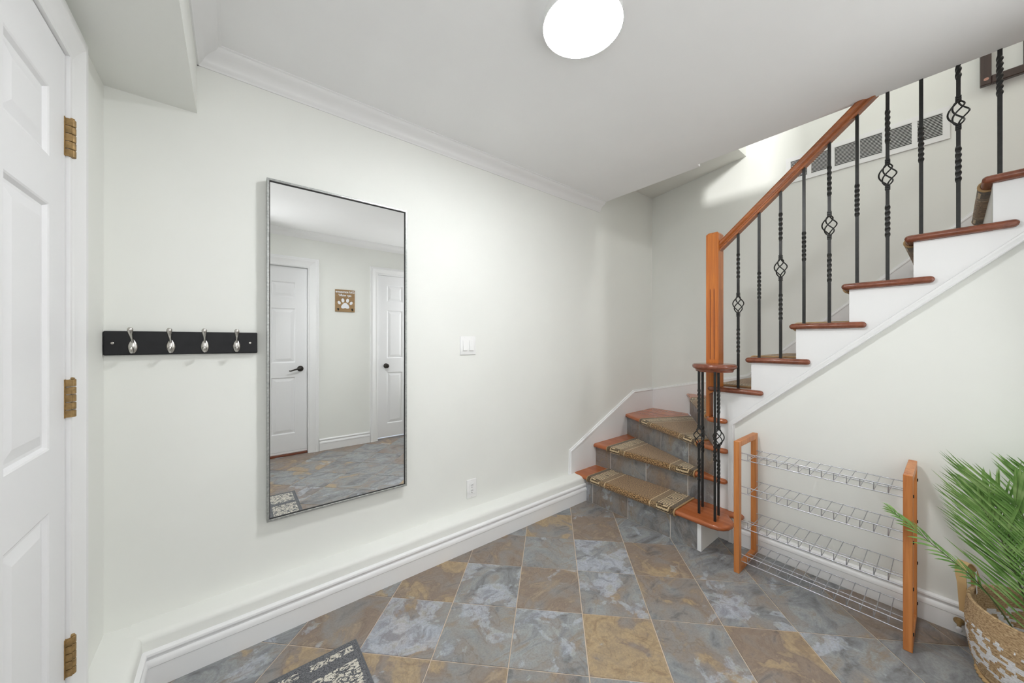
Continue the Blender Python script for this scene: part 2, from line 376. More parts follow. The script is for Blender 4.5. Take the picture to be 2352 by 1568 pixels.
struct('trim_2', MB().prism(pl, 'y', 1.69, YB).prism([(-.349, z) if x == XL else (x, z) for x, z in pl], 'y', 1.56, 1.69), M['wall'], None, 50)
# left wall with the door opening (Y .76 .. 1.57, z 0 .. 2.085)
D1Y0, D1Y1 = .775, 1.560
mb = MB(); mb.box((XL-.12, D1Y1, 0), (XL, YB, ZC)); mb.box((XL-.12, YF, 0), (XL, D1Y0, ZC)); mb.box((XL-.12, D1Y0, 2.10), (XL, D1Y1, ZC))
struct('wall_left', mb, M['wall'])
struct('wall_front', MB().box((XL-.12, YF-.12, 0), (-.12, YF, ZC)).box((.70, YF-.12, 0), (1.405, YF, ZC)).box((2.20, YF-.12, 0), (2.60, YF, ZC))
       .box((-.12, YF-.12, 2.095), (.70, YF, ZC)).box((1.405, YF-.12, 2.115), (2.20, YF, ZC)), M['wall'])
# ceiling slab (the floor above); its edge over the stair has a small jog
mb = MB(); mb.box((-2.1, -3.2, ZC), (2.49, 1.085, UPZ)); mb.box((-2.1, 1.085, ZC), (2.53, YB, UPZ))
struct('ceiling', mb, M['ceil'])
# bulkhead over the door corner
struct('ceiling_bulkhead', MB().box((XL, YF, 2.21), (-.115, YB, ZC)), M['wall'])
# dropped block in the corner over the winders, underside rising towards the flight
struct('ceiling_stair_block', MB().prism([(YB, 2.752), (1.088, 2.842), (1.088, 3.4), (YB, 3.4)], 'x', 2.531, XS).box((2.50, 1.088, UPZ), (2.5305, YB, 3.4)), M['wall'])  # end strip added upstairs to keep window light from passing underneath
struct('upper_light_blocker', MB().box((1.5, -3.1, UPZ), (1.6, .33, 5.3)), M['wall'])  # added slab, unseen; trims the window light to a patch on the stair wall
struct('wall_stair', MB().box((XS, -3.2, 0), (XS+.12, YB, 5.3)), M['wall'])
# upstairs shell
struct('wall_upper_left', MB().box((-2.1, -3.2, UPZ), (-2.0, -0.75, 5.3)).box((-2.1, -.05, UPZ), (-2.0, YB, 5.3)).box((-2.1, -.75, UPZ), (-2.0, -.05, 3.2)).box((-2.1, -.75, 4.2), (-2.0, -.05, 5.3)), M['wall'])
struct('wall_upper_front', MB().box((-2.1, -3.3, 0), (XS+.12, -3.2, 5.3)), M['wall'])
struct('ceiling_upper', MB().box((-2.1, -3.3, 5.3), (XS+.12, YB+.12, 5.4)), M['ceil'])
struct('floor_landing', MB().box((2.49, -3.2, UPZ-.2), (XS, RY(14)-.01, UPZ)), M['tread'])

# stair stringer wall under the flight
prof = [(.972, 0), (.972, NZ[5]-.033)]
for k in range(5, 14):
    prof.append((RY(k+1), NZ[k]-.033))
    if k < 13: prof.append((RY(k+1), NZ[k+1]-.033))
wallprof = prof + [(YF-.12, NZ[13]-.033), (YF-.12, 0)]
struct('wall_right', MB().prism(wallprof, 'x', XR, 2.575), M['wall'])

# crown mouldings (profile d = distance from wall, z below ceiling)
CR = [(0, -.072), (.006, -.072), (.010, -.064), (.016, -.060), (.020, -.050), (.030, -.036), (.044, -.026), (.058, -.020), (.066, -.012), (.070, -.006), (.078, -.004), (.078, 0), (0, 0)]
struct('trim_crown_back', MB().prism([(YB-d, ZC+z) for d, z in CR], 'x', -.115, 2.53), M['trim'], None, 40)
struct('trim_crown_bulkhead', MB().prism([(-.115+d, ZC+z) for d, z in CR], 'y', YF, YB), M['trim'], None, 40)
struct('trim_crown_front', MB().prism([(YF+d, ZC+z) for d, z in CR], 'x', -.115, 2.49), M['trim'], None, 40)
# baseboards
BB = [(0, 0), (.015, 0), (.015, .079), (.0175, .082), (.0175, .086), (.0165, .096), (.0125, .103), (.008, .106), (.008, .111), (.0125, .116), (.0145, .122), (.013, .129), (.007, .134), (0, .136)]
struct('baseboard_back', MB().prism([(LEDGE_Y-d, z) for d, z in BB], 'x', XB+.002, 2.214), M['trim'], None, 30)
struct('baseboard_left', MB().prism([(XB+d, z) for d, z in BB], 'y', 1.56, LEDGE_Y-.001), M['trim'], None, 30)
struct('baseboard_right', MB().prism([(XR-d, z*.96) for d, z in BB], 'y', YF, .832), M['trim'], None, 30)
struct('baseboard_front', MB().prism([(YF+d, z) for d, z in BB], 'x', .778, 1.34), M['trim'], None, 30)

# ------------------------------------------------------------------ floor tiles, laid at 45 degrees (children of the floor)
S = .24421*1.27; ROT = YAW - math.pi/4 - 0*math.pi
# grid fitted from the joints: origin (i=0, j=0); rows run away along the 45 degree diagonal
F2 = Vector((math.cos(YAW), math.sin(YAW))); R2v = Vector((math.sin(YAW), -math.cos(YAW)))
ang = .11243; DA = F2*math.cos(ang)+R2v*math.sin(ang); DB = -F2*math.sin(ang)+R2v*math.cos(ang)
A0, B0 = 2.04372*1.27, .112195*1.27
def grid(i, j): return DA*(A0-S*j)+DB*(B0+S*i)
def clip(poly, a, b, c):          # keep a*x+b*y <= c
    out = []
    for i in range(len(poly)):
        p, q = poly[i], poly[(i+1) % len(poly)]
        dp = a*p[0]+b*p[1]-c; dq = a*q[0]+b*q[1]-c
        if dp <= 0: out.append(p)
        if (dp < 0) != (dq < 0) and dp != dq:
            t = dp/(dp-dq); out.append((p[0]+(q[0]-p[0])*t, p[1]+(q[1]-p[1])*t))
    return out
# tone of the tiles the photograph shows: (brown, pale, tan); key = (column left joint, row lower joint)
TONE = {(-1,1):(.65,.2,.95),(0,1):(.75,.15,.3),(1,1):(.1,.4,.2),(-2,1):(.35,.2,.2),
 (-2,2):(.75,.1,.45),(-1,2):(.25,.35,.4),(0,2):(.15,.85,.2),(1,2):(.95,.05,.65),(2,2):(.15,.35,.25),
 (-3,3):(.9,.1,.75),(-2,3):(.2,.85,.2),(-1,3):(.85,.25,.3),(0,3):(.3,.7,.25),(1,3):(.6,.35,.55),(2,3):(.3,.75,.3),(3,3):(.2,.3,.2),(-3,2):(.7,.1,.3),
 (-4,4):(.7,.3,.25),(-3,4):(.45,.9,.45),(-2,4):(.3,.75,.25),(-1,4):(.2,.8,.3),(0,4):(.85,.05,1.0),(1,4):(.4,.5,.4),(2,4):(.95,.1,.6),(3,4):(.15,.55,.3),(4,4):(.1,.05,.1),
 (4,3):(.7,.1,.2),(5,4):(.1,.05,.1),(5,3):(.6,.1,.2),(-5,5):(.1,.5,.4),(-4,5):(.6,.35,.5),(-3,5):(.85,.15,.9),(-2,5):(.5,.5,.3),(-1,5):(.4,.5,.3),(0,5):(.2,.7,.3),
 (0,0):(.4,.3,.15),(-1,0):(.2,.4,.1),(1,0):(.9,.05,.6),(3,2):(.2,.2,.1),(2,1):(.2,.3,.2),(3,1):(.1,.1,.1)}
GJ = .0022; full_me = None; ntile = 0
for i in range(-14, 14):
    for j in range(-6, 18):
        cs = [grid(i, j), grid(i+1, j), grid(i+1, j-1), grid(i, j-1)]
        ctr = sum(cs, Vector((0, 0)))/4
        inner = [tuple(c+(ctr-c).normalized()*GJ*1.414) for c in cs]
        poly = inner
        for (a, b, c) in ((1,0,2.482),(-1,0,-(XL-.06)),(0,1,1.838),(0,-1,-(YF-.06))): poly = clip(poly, a, b, c) if len(poly) > 2 else []
        if len(poly) < 3: continue
        ar = abs(sum(poly[k][0]*poly[(k+1)%len(poly)][1]-poly[(k+1)%len(poly)][0]*poly[k][1] for k in range(len(poly))))/2
        if ar < 2e-4: continue
        whole = len(poly) == 4 and all((Vector(p)-Vector(q)).length < 1e-6 for p, q in zip(poly, inner))
        if whole and full_me is not None:
            o = bpy.data.objects.new('tile', full_me); COL.objects.link(o); o.parent = floor; o.location = (ctr.x, ctr.y, 0)
        else:
            if abs(ar) < 1e-7: continue
            mbt = MB()
            p1 = offset_poly(poly, [.0012]*len(poly))
            mbt.loft([[(x, y, -.0025) for x, y in poly], [(x, y, -.0008) for x, y in poly], [(x, y, 0) for x, y in p1]])
            o = mbt.build('tile', M['slate'], None, None, (ctr.x, ctr.y, 0)); o.parent = floor
            if whole: full_me = o.data
        t = TONE.get((i, j)) or (random.random(), random.random()*.8, random.random()*.8)
        o.color = (t[0], t[1], t[2], 1); ntile += 1

# ------------------------------------------------------------------ doors
def six_panel(name, width, height, mat, loc, rotz, cols, rows, thick=.035):
    """door in local coords: x along the width, front face at y=0 looking to -y"""
    xs = [0] + [c for p in cols for c in p] + [width]; zs = [0] + [r for p in rows for r in p] + [height]
    s = MB(); s.box((0, .012, 0), (width, thick, height))
    rects = []
    for i in range(len(xs)-1):
        for j in range(len(zs)-1):
            a = (xs[i], zs[j]); b = (xs[i+1], zs[j+1])
            if i % 2 == 1 and j % 2 == 1: rects.append((a, b)); continue
            s.add([(a[0],0,a[1]),(b[0],0,a[1]),(b[0],0,b[1]),(a[0],0,b[1])], [(0,1,2,3)])
    s.add([(0,0,0),(width,0,0),(width,.012,0),(0,.012,0)],[(0,1,2,3)]); s.add([(0,0,height),(width,0,height),(width,.012,height),(0,.012,height)],[(0,1,2,3)])
    s.add([(0,0,0),(0,0,height),(0,.012,height),(0,.012,0)],[(0,1,2,3)]); s.add([(width,0,0),(width,0,height),(width,.012,height),(width,.012,0)],[(0,1,2,3)])
    d = s.build(name, mat); d['kind'] = 'structure'; d['_o'] = (0,0,0)
    d.location = loc; d.rotation_euler = (0, 0, rotz)
    for a, b in rects:
        p = MB(); rings = []
        for ins, dep in ((0, 0), (.004, .002), (.010, .0095), (.018, .0095), (.045, .003), (.050, .003)):
            rings.append([(a[0]+ins, dep, a[1]+ins), (b[0]-ins, dep, a[1]+ins), (b[0]-ins, dep, b[1]-ins), (a[0]+ins, dep, b[1]-ins)])
        p.loft(rings, True, False); n = len(p.v); p.f.append((n-4, n-3, n-2, n-1))
        q = p.build('panel', mat, d)
    return d
# door at the left edge of the picture: hinge edge at Y=1.545, plane X=-.37 (rotated so that its front looks to +X)
W1 = .762
d1 = six_panel('door_1', W1, 2.032, M['door'], (-.3665, 1.545-W1, .038), R(90), [(.10, .345), (.425, .655)], [(.165, .795), (.955, 1.585), (1.705, 1.885)])
# local x -> world Y, local -y -> world +X
d1['label'] = 'white six panel door with aged brass hinges'
def hinge(parent, x, z, dy=-.006):
    h = MB(); h.box((x-.004, -.0015, z-.054), (x+.006, .001, z+.054))
    o = h.build('hinge', M['brass'], parent); tag(o, 'aged brass hinge')
    for q in range(5):
        kk = MB(); a = z-.054+.0216*q
        kk.lathe([(.0065, a+.0008), (.0078, a+.002), (.0078, a+.0196), (.0065, a+.0208)], (x+.012, -.011, 0), 14)
        kk.box((x+.002, -.0135 if q % 2 == 0 else -.0125, a+.0012), (x+.012, -.0012, a+.0204))
        kk.build('knuckle', M['brass'], o, 40)
    kk = MB(); kk.lathe([(.003, z+.053), (.0055, z+.0545), (.0055, z+.057), (.002, z+.0585)], (x+.012, -.011, 0), 12); kk.build('hinge_pin', M['brass'], o, 40)
    return o
for zc in (1.843-.038, 1.110-.038, .383-.038): hinge(d1, W1-.004, zc)
# jamb and casing of door_1
mb = MB(); mb.box((XL-.12, D1Y1-.012, 0), (-.3575, D1Y1-.0005+.003, 2.075)); mb.box((XL-.12, D1Y0, 0), (-.3575, D1Y0+.006, 2.075)); mb.box((XL-.12, D1Y0+.006, 2.0722), (-.3575, D1Y1-.0125, 2.088))
struct('trim_jamb_left', mb, M['trim'])
CA = [(0, 0), (0, .011), (.012, .014), (.018, .012), (.070, .018), (.078, .022), (.090, .022), (.096, .019), (.112, .019), (.118, 0)]   # (across, proud)
def casing(name, plane_axis, plane, sgn, u0, u1, ztop, cw=.118, z0=0.0, scale=1.0, left_z=None, right_z=None):
    """mitred three-sided casing around the opening u0..u1; inner edge at u0/u1"""
    k = cw/.118; m_ = MB()
    def P(u, p, z): return (plane+sgn*p, u, z) if plane_axis == 'x' else (u, plane+sgn*p, z)
    m_.loft([[P(u1+a*k, p, z0) for a, p in CA], [P(u1+a*k, p, ztop+a*k) for a, p in CA]])
    m_.loft([[P(u0-a*k, p, z0) for a, p in CA], [P(u0-a*k, p, ztop+a*k) for a, p in CA]])
    m_.loft([[P(u0-a*k, p, ztop+a*k) for a, p in CA], [P(u1+a*k, p, ztop+a*k) for a, p in CA]])
    return struct(name, m_, M['trim'], None, 25)
casing('trim_casing_left', 'x', XL, 1, D1Y0, 1.563, 2.073, .118, .0)
# opposite wall doors (seen in the mirror)
d2 = six_panel('door_2', .762, 2.03, M['door'], (.662, YF-.03, .048), R(180), [(.115, .34), (.425, .65)], [(.19, .815), (.975, 1.575), (1.695, 1.865)])
d3 = six_panel('door_3', .762, 2.07, M['door'], (2.197, YF-.012, .03), R(180), [(.12, .33), (.43, .64)], [(.17, .83), (1.01, 1.63), (1.74, 1.95)])
casing('trim_casing_front', 'y', YF, 1, -.105, .665, 2.085, .110)
casing('trim_casing_front_right', 'y', YF, 1, 1.435, 2.20, 2.105, .093)
struct('trim_jamb_front', MB().box((.664, YF-.12, 0), (.70, YF-.001, 2.095)).box((-.12, YF-.12, 0), (-.102, YF-.001, 2.095)).box((-.12, YF-.12, 2.081), (.70, YF-.001, 2.096))
   .box((1.405, YF-.12, 0), (1.434, YF-.001, 2.115)).box((2.199, YF-.12, 0), (2.22, YF-.001, 2.115)).box((1.405, YF-.12, 2.102), (2.2, YF-.001, 2.116)), M['trim'])
struct('trim_threshold', MB().bbox((-.10, YF-.10, 0), (.662, YF-.01, .022), .004), M['treadx'])
struct('trim_threshold_cap', MB().bbox((-.10, YF-.09, .022), (.662, YF-.03, .045), .004), M['trim'])
# lever on door_2 (local x measured from the hinge side at world X=.662 going -X: handle near world X .60)
lv = MB(); lx, lz = .068, .905
rose = MB(); 
ring = []
for r_, y_ in ((.030, 0), (.032, -.003), (.030, -.009), (.012, -.012), (.011, -.045)):
    ring.append([(lx+r_*math.cos(2*math.pi*k/28), y_, lz+r_*math.sin(2*math.pi*k/28)) for k in range(28)])
rose.loft(ring); lever = rose.build('lever_handle', M['bronze'], d2, 40); tag(lever, 'dark bronze lever handle')
g = MB(); g.tube([(lx, -.045, lz), (lx+.02, -.05, lz+.004), (lx+.06, -.05, lz-.008), (lx+.095, -.048, lz-.020), (lx+.112, -.045, lz-.018)], [.011, .010, .008, .007, .006], 12); g.build('lever', M['bronze'], lever, 50)
kb = MB(); kx, kz = .655, .915
ring = []
for r_, y_ in ((.030, 0), (.031, -.004), (.013, -.010), (.012, -.028), (.020, -.034), (.027, -.046), (.026, -.056), (.016, -.063), (.003, -.065)):
    ring.append([(kx+r_*math.cos(2*math.pi*k/28), y_, kz+r_*math.sin(2*math.pi*k/28)) for k in range(28)])
kb.loft(ring); tag(kb.build('door_knob', M['bronze'], d3, 50), 'dark bronze round knob')

# ------------------------------------------------------------------ staircase
P0 = (2.466, .975)
ST = thing('staircase', (2.9, .2, 0), 'winding cherry wood staircase with slate tiled lower risers and white stringer', 'staircase')
def riser_board(a, b, z0, z1, name='riser'):
    """thin vertical board between plan points a and b"""
    a = Vector(a); b = Vector(b); d = (b-a).normalized(); n = Vector((-d.y, d.x))*.006
    m_ = MB(); m_.loft([[(a.x-n.x, a.y-n.y, z), (b.x-n.x, b.y-n.y, z), (b.x+n.x, b.y+n.y, z), (a.x+n.x, a.y+n.y, z)] for z in (z0, z1)])
    return m_
def riser_tiled(a, b, z0, z1, joints, out):
    """a = stringer end, b = wall end; joints = distances from a; out = outward plan normal"""
    a = Vector(a); b = Vector(b); L = (b-a).length; d = (b-a).normalized(); n = Vector(out)
    m_ = MB(); back = n*(-.012); fr = n*.0
    def q(s0, s1, p0, p1, zz0, zz1):
        m2 = MB(); c = [a+d*s0+n*p0, a+d*s1+n*p0, a+d*s1+n*p1, a+d*s0+n*p1]
        m2.loft([[(v.x, v.y, z) for v in c] for z in (zz0, zz1)]); return m2
    rb = q(0, L, -.014, -.0006, z0, z1).build('riser', M['grout_pale'], ST)
    js = [0]+joints+[L]
    for k in range(len(js)-1):
        s0, s1 = js[k]+(.0027 if k else 0), js[k+1]-(.0027 if k < len(js)-2 else 0)
        c = a+d*((s0+s1)/2)
        o = q(s0, s1, -.0004, .0012, z0+.002, z1).build('tile', M['slate'], rb, None, (c.x, c.y, z0)); o.color = (random.uniform(.15, .55), random.uniform(.3, .6), random.uniform(0, .15), 1)
T = .032
# step 1
riser_tiled((2.214, .966), (2.214, 1.828), 0, NZ[1]-T, [.169, .479, .792], (-1, 0))
mb = MB(); mb.box((2.212, .943, 0), (2.232, .9655, NZ[1]-T)); mb.build('corner_trim', M['trim'], ST)
mb = MB(); mb.box((2.232, .944, 0), (2.4635, .956, NZ[1]-T)); mb.build('side_panel', M['wall'], ST)
riser_tiled((2.466, .973), (2.466, 1.925), NZ[1], NZ[2]-T, [.166, .480, .800], (-1, 0))
n3 = Vector((.48, .965)).normalized(); R3e = Vector(P0)+n3*((1.925-.975)/n3.y)
riser_tiled(P0, tuple(R3e), NZ[2], NZ[3]-T, [.23, .549, .866], (-n3.y, n3.x))
n4 = Vector((.945, .585)).normalized(); R4e = Vector(P0)+n4*((3.392-2.466)/n4.x)
riser_tiled(P0, tuple(R4e), NZ[3], NZ[4]-T, [.31, .62, .93], (-n4.y, n4.x))
for k in range(5, 14):
    riser_board((2.467, RY(k)-.006), (3.392, RY(k)-.006), NZ[k-1], NZ[k]-T).build('riser', M['trim'], ST)
# treads
def tread(poly, flags, k, mat=None):
    m_ = MB(); round_slab(m_, poly, flags, NZ[k]-T, NZ[k]); o = m_.build('tread', mat or M['tread'], ST, 45); return o
t1 = [(2.48, 1.938), (2.188, 1.938), (2.188, 1.0), (2.186, .93), (2.188, .880), (2.198, .845), (2.218, .818), (2.248, .801), (2.285, .795), (2.322, .801), (2.352, .818), (2.374, .838), (2.392, .851), (2.408, .853), (2.424, .845), (2.433, .828), (2.436, .795), (2.4645, .795), (2.4645, .974), (2.48, .976)]
tread(t1, [0]+[1]*15+[1, 0, 0, 0], 1)
t2 = [(2.962, 1.925), (2.434, 1.925), (2.434, .93), (2.438, .905), (2.448, .893), (2.4645, .889), (2.4645, .974), (2.49, .974)]
tread(t2, [0, 1, 1, 1, 1, 0, 0, 0], 2)
o3 = Vector((-n3.y, n3.x))*.028; s3 = Vector(P0)+o3; w3 = s3+n3*((1.925-s3.y)/n3.y)
s3b = s3+n3*.03
t3 = [(3.392, 1.925), tuple(w3), tuple(s3b), (2.438, .96), (2.437, .905), (2.447, .888), (2.4645, .884), (2.4645, .974), (2.49, .974), (3.392, 1.565)]
tread(t3, [0, 1, 1, 1, 1, 1, 0, 0, 0, 0], 3)
o4 = Vector((-n4.y, n4.x))*.028; s4 = Vector(P0)+o4; w4 = s4+n4*((3.392-s4.x)/n4.x)
t4 = [tuple(w4), tuple(s4), (2.44, 1.008), (2.438, .98), (2.437, .910), (2.447, .893), (2.4645, .889), (2.4645, .974), (3.392, .974)]
tread(t4, [1, 1, 1, 1, 1, 1, 0, 0, 0], 4)
for k in range(5, 14):
    y0 = RY(k)+.028; y1 = RY(k+1); ye = y0-.308
    if k == 13: y1 = RY(14); ye = y1
    poly = [(3.392, y1-.010), (3.392, y0), (2.452, y0), (2.441, y0-.010), (2.441, ye+.010), (2.450, ye), (2.4645, ye), (2.4645, y1-.0005), (2.49, y1-.0005), (2.49, y1-.010)]
    tread(poly, [0, 1, 1, 1, 1, 1, 0, 0, 0, 0], k, M['treadx'])
# white stringer board with its bead
slope = .892; zb = lambda y: .745+slope*(.856-y)
sp = list(prof); ylast = RY(14)
sp2 = [(.9725, 0), (.9725, NZ[5]-.033)]
for k in range(5, 13):
    sp2 += [(RY(k+1), NZ[k]-.033), (RY(k+1), NZ[k+1]-.033)]
sp2 += [(YF, NZ[12]-.033+.0), (YF, zb(YF)), (.856, .745), (.856, 0)]
sp2 = [p for p in sp2 if p[0] >= YF-1e-6]
MB().prism(sp2, 'x', 2.466, XR).build('stringer', M['trim'], ST)
# bead: swept along the lower edge
bw = .026
def bead(p_in, p_out):
    pr_ = [(0, 0), (.006, .0), (.009, .003), (.006, .006), (.006, .010), (.010, .018), (.009, .024), (.004, .026), (0, .026)]
    m_ = MB(); rings = []
    for (i_, o_) in zip(p_in, p_out):
        i_ = Vector(i_); o_ = Vector(o_)
        rings.append([(2.466-px_, *(i_+(o_-i_)*(t_/.026))) for px_, t_ in pr_])
    m_.loft(rings); return m_
nrm = Vector((1, slope)).normalized()      # along +z side of the slope in (Y,z): direction perpendicular, upward
up_n = Vector((slope, 1)).normalized()*.03
zin = lambda y: .745+slope*(.856-y)
pin = [(.856, .0), (.856, .745), (YF, zin(YF))]
off = .030; ymit = .856+off
# inner line shifted by off above-right
c0 = .745+slope*.856; c1 = c0+off*math.sqrt(1+slope*slope)
pout = [(ymit, .0), (ymit, c1-slope*ymit), (YF, c1-slope*YF)]
bead(pin, pout).build('stringer_bead', M['trim'], ST, 30)
# skirt boards on the walls of the winders
sk = [(2.142, LEDGE_Z+.002), (2.142, .371), (3.060, .775), (3.396, .772), (3.396, .0), (2.24, 0), (2.24, LEDGE_Z)]
sk = [(2.142, .194), (2.142, .371), (3.060, .775), (3.396, .772), (3.396, .15), (2.26, .15), (2.26, .194)]
MB().prism(sk, 'y', 1.926, YB).build('skirt_board', M['trim'], ST)
sk2 = [(1.926, .3), (1.926, .770), (1.078, .973), (1.030, 1.012)]
sk2 += [(-.72, 1.012+.905*(1.030+.72)), (-.72, .9+.905*(1.03+.72)-.35), (.9, .5), (.9, .3)]
MB().prism(sk2, 'x', 3.393, XS).build('skirt_board', M['trim'], ST)
cap = MB()
def capstrip(pts, wallaxis, wallpos, sgn):
    rings = []
    prs = [(.0, -.004), (.017, -.004), (.019, .002), (.017, .010), (.010, .014), (.010, .019), (.0, .021)]
    for i, (u, z) in enumerate(pts):
        a = Vector(pts[max(i-1, 0)]); b = Vector(pts[min(i+1, len(pts)-1)]); 
        d0 = (Vector(pts[i])-a).normalized() if i else None; d1 = (b-Vector(pts[i])).normalized() if i < len(pts)-1 else None
        d0 = d0 or d1; d1 = d1 or d0
        t = (d0+d1).normalized(); n = Vector((-t.y, t.x)); 
        if n.y < 0 or (abs(n.y) < 1e-6 and False): n = -n
        k = 1/max(.4, n.dot(Vector((-d0.y, d0.x)) if Vector((-d0.y, d0.x)).dot(n) > 0 else -Vector((-d0.y, d0.x))))
        rings.append([((u+n.x*h*k), wallpos+sgn*p, z+n.y*h*k) if wallaxis == 'y' else (wallpos+sgn*p, u+n.x*h*k, z+n.y*h*k) for p, h in prs])
    return MB().loft(rings)
rr = []
prs = [(.0, 0), (.016, 0), (.020, .004), (.018, .012), (.010, .016), (.010, .022), (.0, .024)]
offx = [( -1, 0), (-.66, .75), (-.22, 1.0), (0, 1)]
pts_ = [(2.142+.012, .195), (2.142+.012, .371), (3.060, .772), (3.393, .770)]
MB().loft([[(u+ox*h, YB-p, z+oz*h) for p, h in prs] for (u, z), (ox, oz) in zip(pts_, offx)]).build('skirt_cap', M['trim'], ST, 30)
capstrip([(1.922, .770), (1.078, .970), (1.030, 1.010), (-.72, 1.010+.905*1.75)], 'x', XS, -1).build('skirt_cap', M['trim'], ST, 30)

# ------------------------------------------------------------------ stair mats
MATLAB = ['lowest patterned brown stair mat, on the tread the iron bars stand on', 'patterned brown mat on the second tread, just above the lowest mat', 'wedge shaped patterned mat on the corner winder tread',
 'patterned mat on the fourth tread, partly behind the newel post', 'brown mat seen between the newel post and the first baluster', 'brown mat behind the second and third balusters',
 'brown mat on the seventh tread, mostly hidden behind its wooden edge', 'brown mat of which only a rolled edge shows under the eighth tread', 'brown mat curling under the ninth tread, two steps below the topmost in view', 'brown mat rolled under the topmost tread in view']
def stair_mat(k, A, B, dl, dr, inward, idx):
    """A = left end of nosing line, B = right end (plan), dl/dr = depth at each end, inward = plan direction into the tread"""
    A = Vector(A); B = Vector(B); L = (B-A).length; n = Vector(inward).normalized()
    z = NZ[k]; r = T/2; root = thing('stair_mat', (A.x, A.y, z), MATLAB[idx], 'stair mat', 'patterned mats on the stair treads')
    nu = max(2, int(L/.03)); th = .0085
    def section(off, depth):           # list of (inward distance, height) from the back edge, over the nosing, to under
        pts = []
        nb = 8
        for i in range(nb+1): pts.append((depth+(r-depth)*i/nb, off))
        for i in range(1, 11):
            a = math.pi*i/10
            pts.append((r-(r+off)*math.sin(a), -r+(r+off)*math.cos(a)))
        pts.append((r+.018, -2*r-off)); return pts
    vs = []; fs = []; uvs = []
    for layer, off in ((0, .0005), (1, th)):
        for i in range(nu+1):
            u = L*i/nu; dep = dl+(dr-dl)*i/nu; sec = section(off, dep)
            arc = 0; acc = []
            for q, (d_, h_) in enumerate(sec):
                acc.append(d_ if q <= 8 else r-(math.pi*r)*(min(q, 18)-8)/10)
            p = A+(B-A)*(i/nu)
            for q, (d_, h_) in enumerate(sec):
                vs.append((p.x+n.x*d_, p.y+n.y*d_, z+h_)); uvs.append((u, acc[q]))
    ns = 20; tot = (nu+1)*ns
    idf = lambda l, i, q: l*tot+i*ns+q
    for i in range(nu):
        for q in range(ns-1):
            fs.append((idf(1,i,q), idf(1,i+1,q), idf(1,i+1,q+1), idf(1,i,q+1)))
            fs.append((idf(0,i,q), idf(0,i,q+1), idf(0,i+1,q+1), idf(0,i+1,q)))
        for q in (0, ns-1):
            fs.append((idf(0,i,q), idf(0,i+1,q), idf(1,i+1,q), idf(1,i,q)))
    for i in (0, nu):
        for q in range(ns-1): fs.append((idf(0,i,q), idf(0,i,q+1), idf(1,i,q+1), idf(1,i,q)))
    me = bpy.data.meshes.new('carpet_pile'); o0 = Vector((A.x, A.y, z))
    me.from_pydata([tuple(Vector(p)-o0) for p in vs], [], fs)
    ul = me.uv_layers.new(name='UVMap')
    for lp in me.loops: ul.data[lp.index].uv = uvs[lp.vertex_index]
    bm = bmesh.new(); bm.from_mesh(me); bmesh.ops.recalc_face_normals(bm, faces=bm.faces[:]); bm.to_mesh(me); bm.free()
    me.polygons.foreach_set('use_smooth', [True]*len(me.polygons)); me.set_sharp_from_angle(angle=R(50))
    me.materials.append(M['carpet']); o = bpy.data.objects.new('carpet_pile', me); COL.objects.link(o); o.parent = root; o.color = (L, 0, 0, 1)
    for e, dep in ((A, dl), (B, dr)):
        p = [(e.x+n.x*d_, e.y+n.y*d_, z+h_) for d_, h_ in section(th*.55, dep)]
        MB().tube(p, .0052, 8).build('edge_binding', M['binding'], root, 60)
    return root
stair_mat(1, (2.186, 1.79), (2.186, 1.095), .272, .272, (1, 0), 0)
# mat 2: nosing X=2.434, back edge follows riser 3
x3 = lambda y: 2.466+(y-.975)*.48/.965
stair_mat(2, (2.432, 1.785), (2.432, 1.083), x3(1.785)-2.432-.010, x3(1.083)-2.432-.010, (1, 0), 1)
# mat 3: nosing parallel to riser 3; depth limited by riser 4
in3 = Vector((n3.y, -n3.x))
def depth_to(P, d, q0, qd):      # distance along d from P to line q0+s*qd
    cr = d.x*qd.y-d.y*qd.x; w_ = Vector(q0)-P; return (w_.x*qd.y-w_.y*qd.x)/cr
a3 = s3+n3*.805; b3 = s3+n3*.125
stair_mat(3, a3, b3, depth_to(a3, in3, P0, n4)-.008, depth_to(b3, in3, P0, n4)-.008, in3, 2)
in4 = Vector((n4.y, -n4.x)); a4 = s4+n4*.80; b4 = s4+n4*.10
stair_mat(4, a4, b4, depth_to(a4, in4, (2.466, .984), Vector((1, 0)))-.004, depth_to(b4, in4, (2.466, .984), Vector((1, 0)))-.004, in4, 3)
for k in range(5, 11):
    stair_mat(k, (3.25, RY(k)+.028), (2.555, RY(k)+.028), .236, .236, (0, -1), k-1)

# ------------------------------------------------------------------ railing
RL = thing('stair_railing', (2.49, .938, NZ[4]), 'cherry newel post and sloping handrail over black twisted iron balusters', 'railing')
nwp = [(1.014, NZ[4]+.001), (.997, NZ[4]+.001), (.997, .925), (.966, .9455), (.938, .9455), (.938, 1.972), (.950, 1.984), (1.002, 1.984), (1.014, 1.972)]
nw = MB(); nw.prism([(1.014, NZ[4]+.001), (.9975, NZ[4]+.001), (.9975, .925), (.966, .944), (.938, .944), (.938, 1.970), (1.014, 1.970)], 'x', 2.452, 2.530)
nw.loft([[(2.452, .938, 1.970), (2.530, .938, 1.970), (2.530, 1.014, 1.970), (2.452, 1.014, 1.970)], [(2.462, .948, 1.983), (2.520, .948, 1.983), (2.520, 1.004, 1.983), (2.462, 1.004, 1.983)]])
newel = nw.build('newel_post', M['newel'], RL)
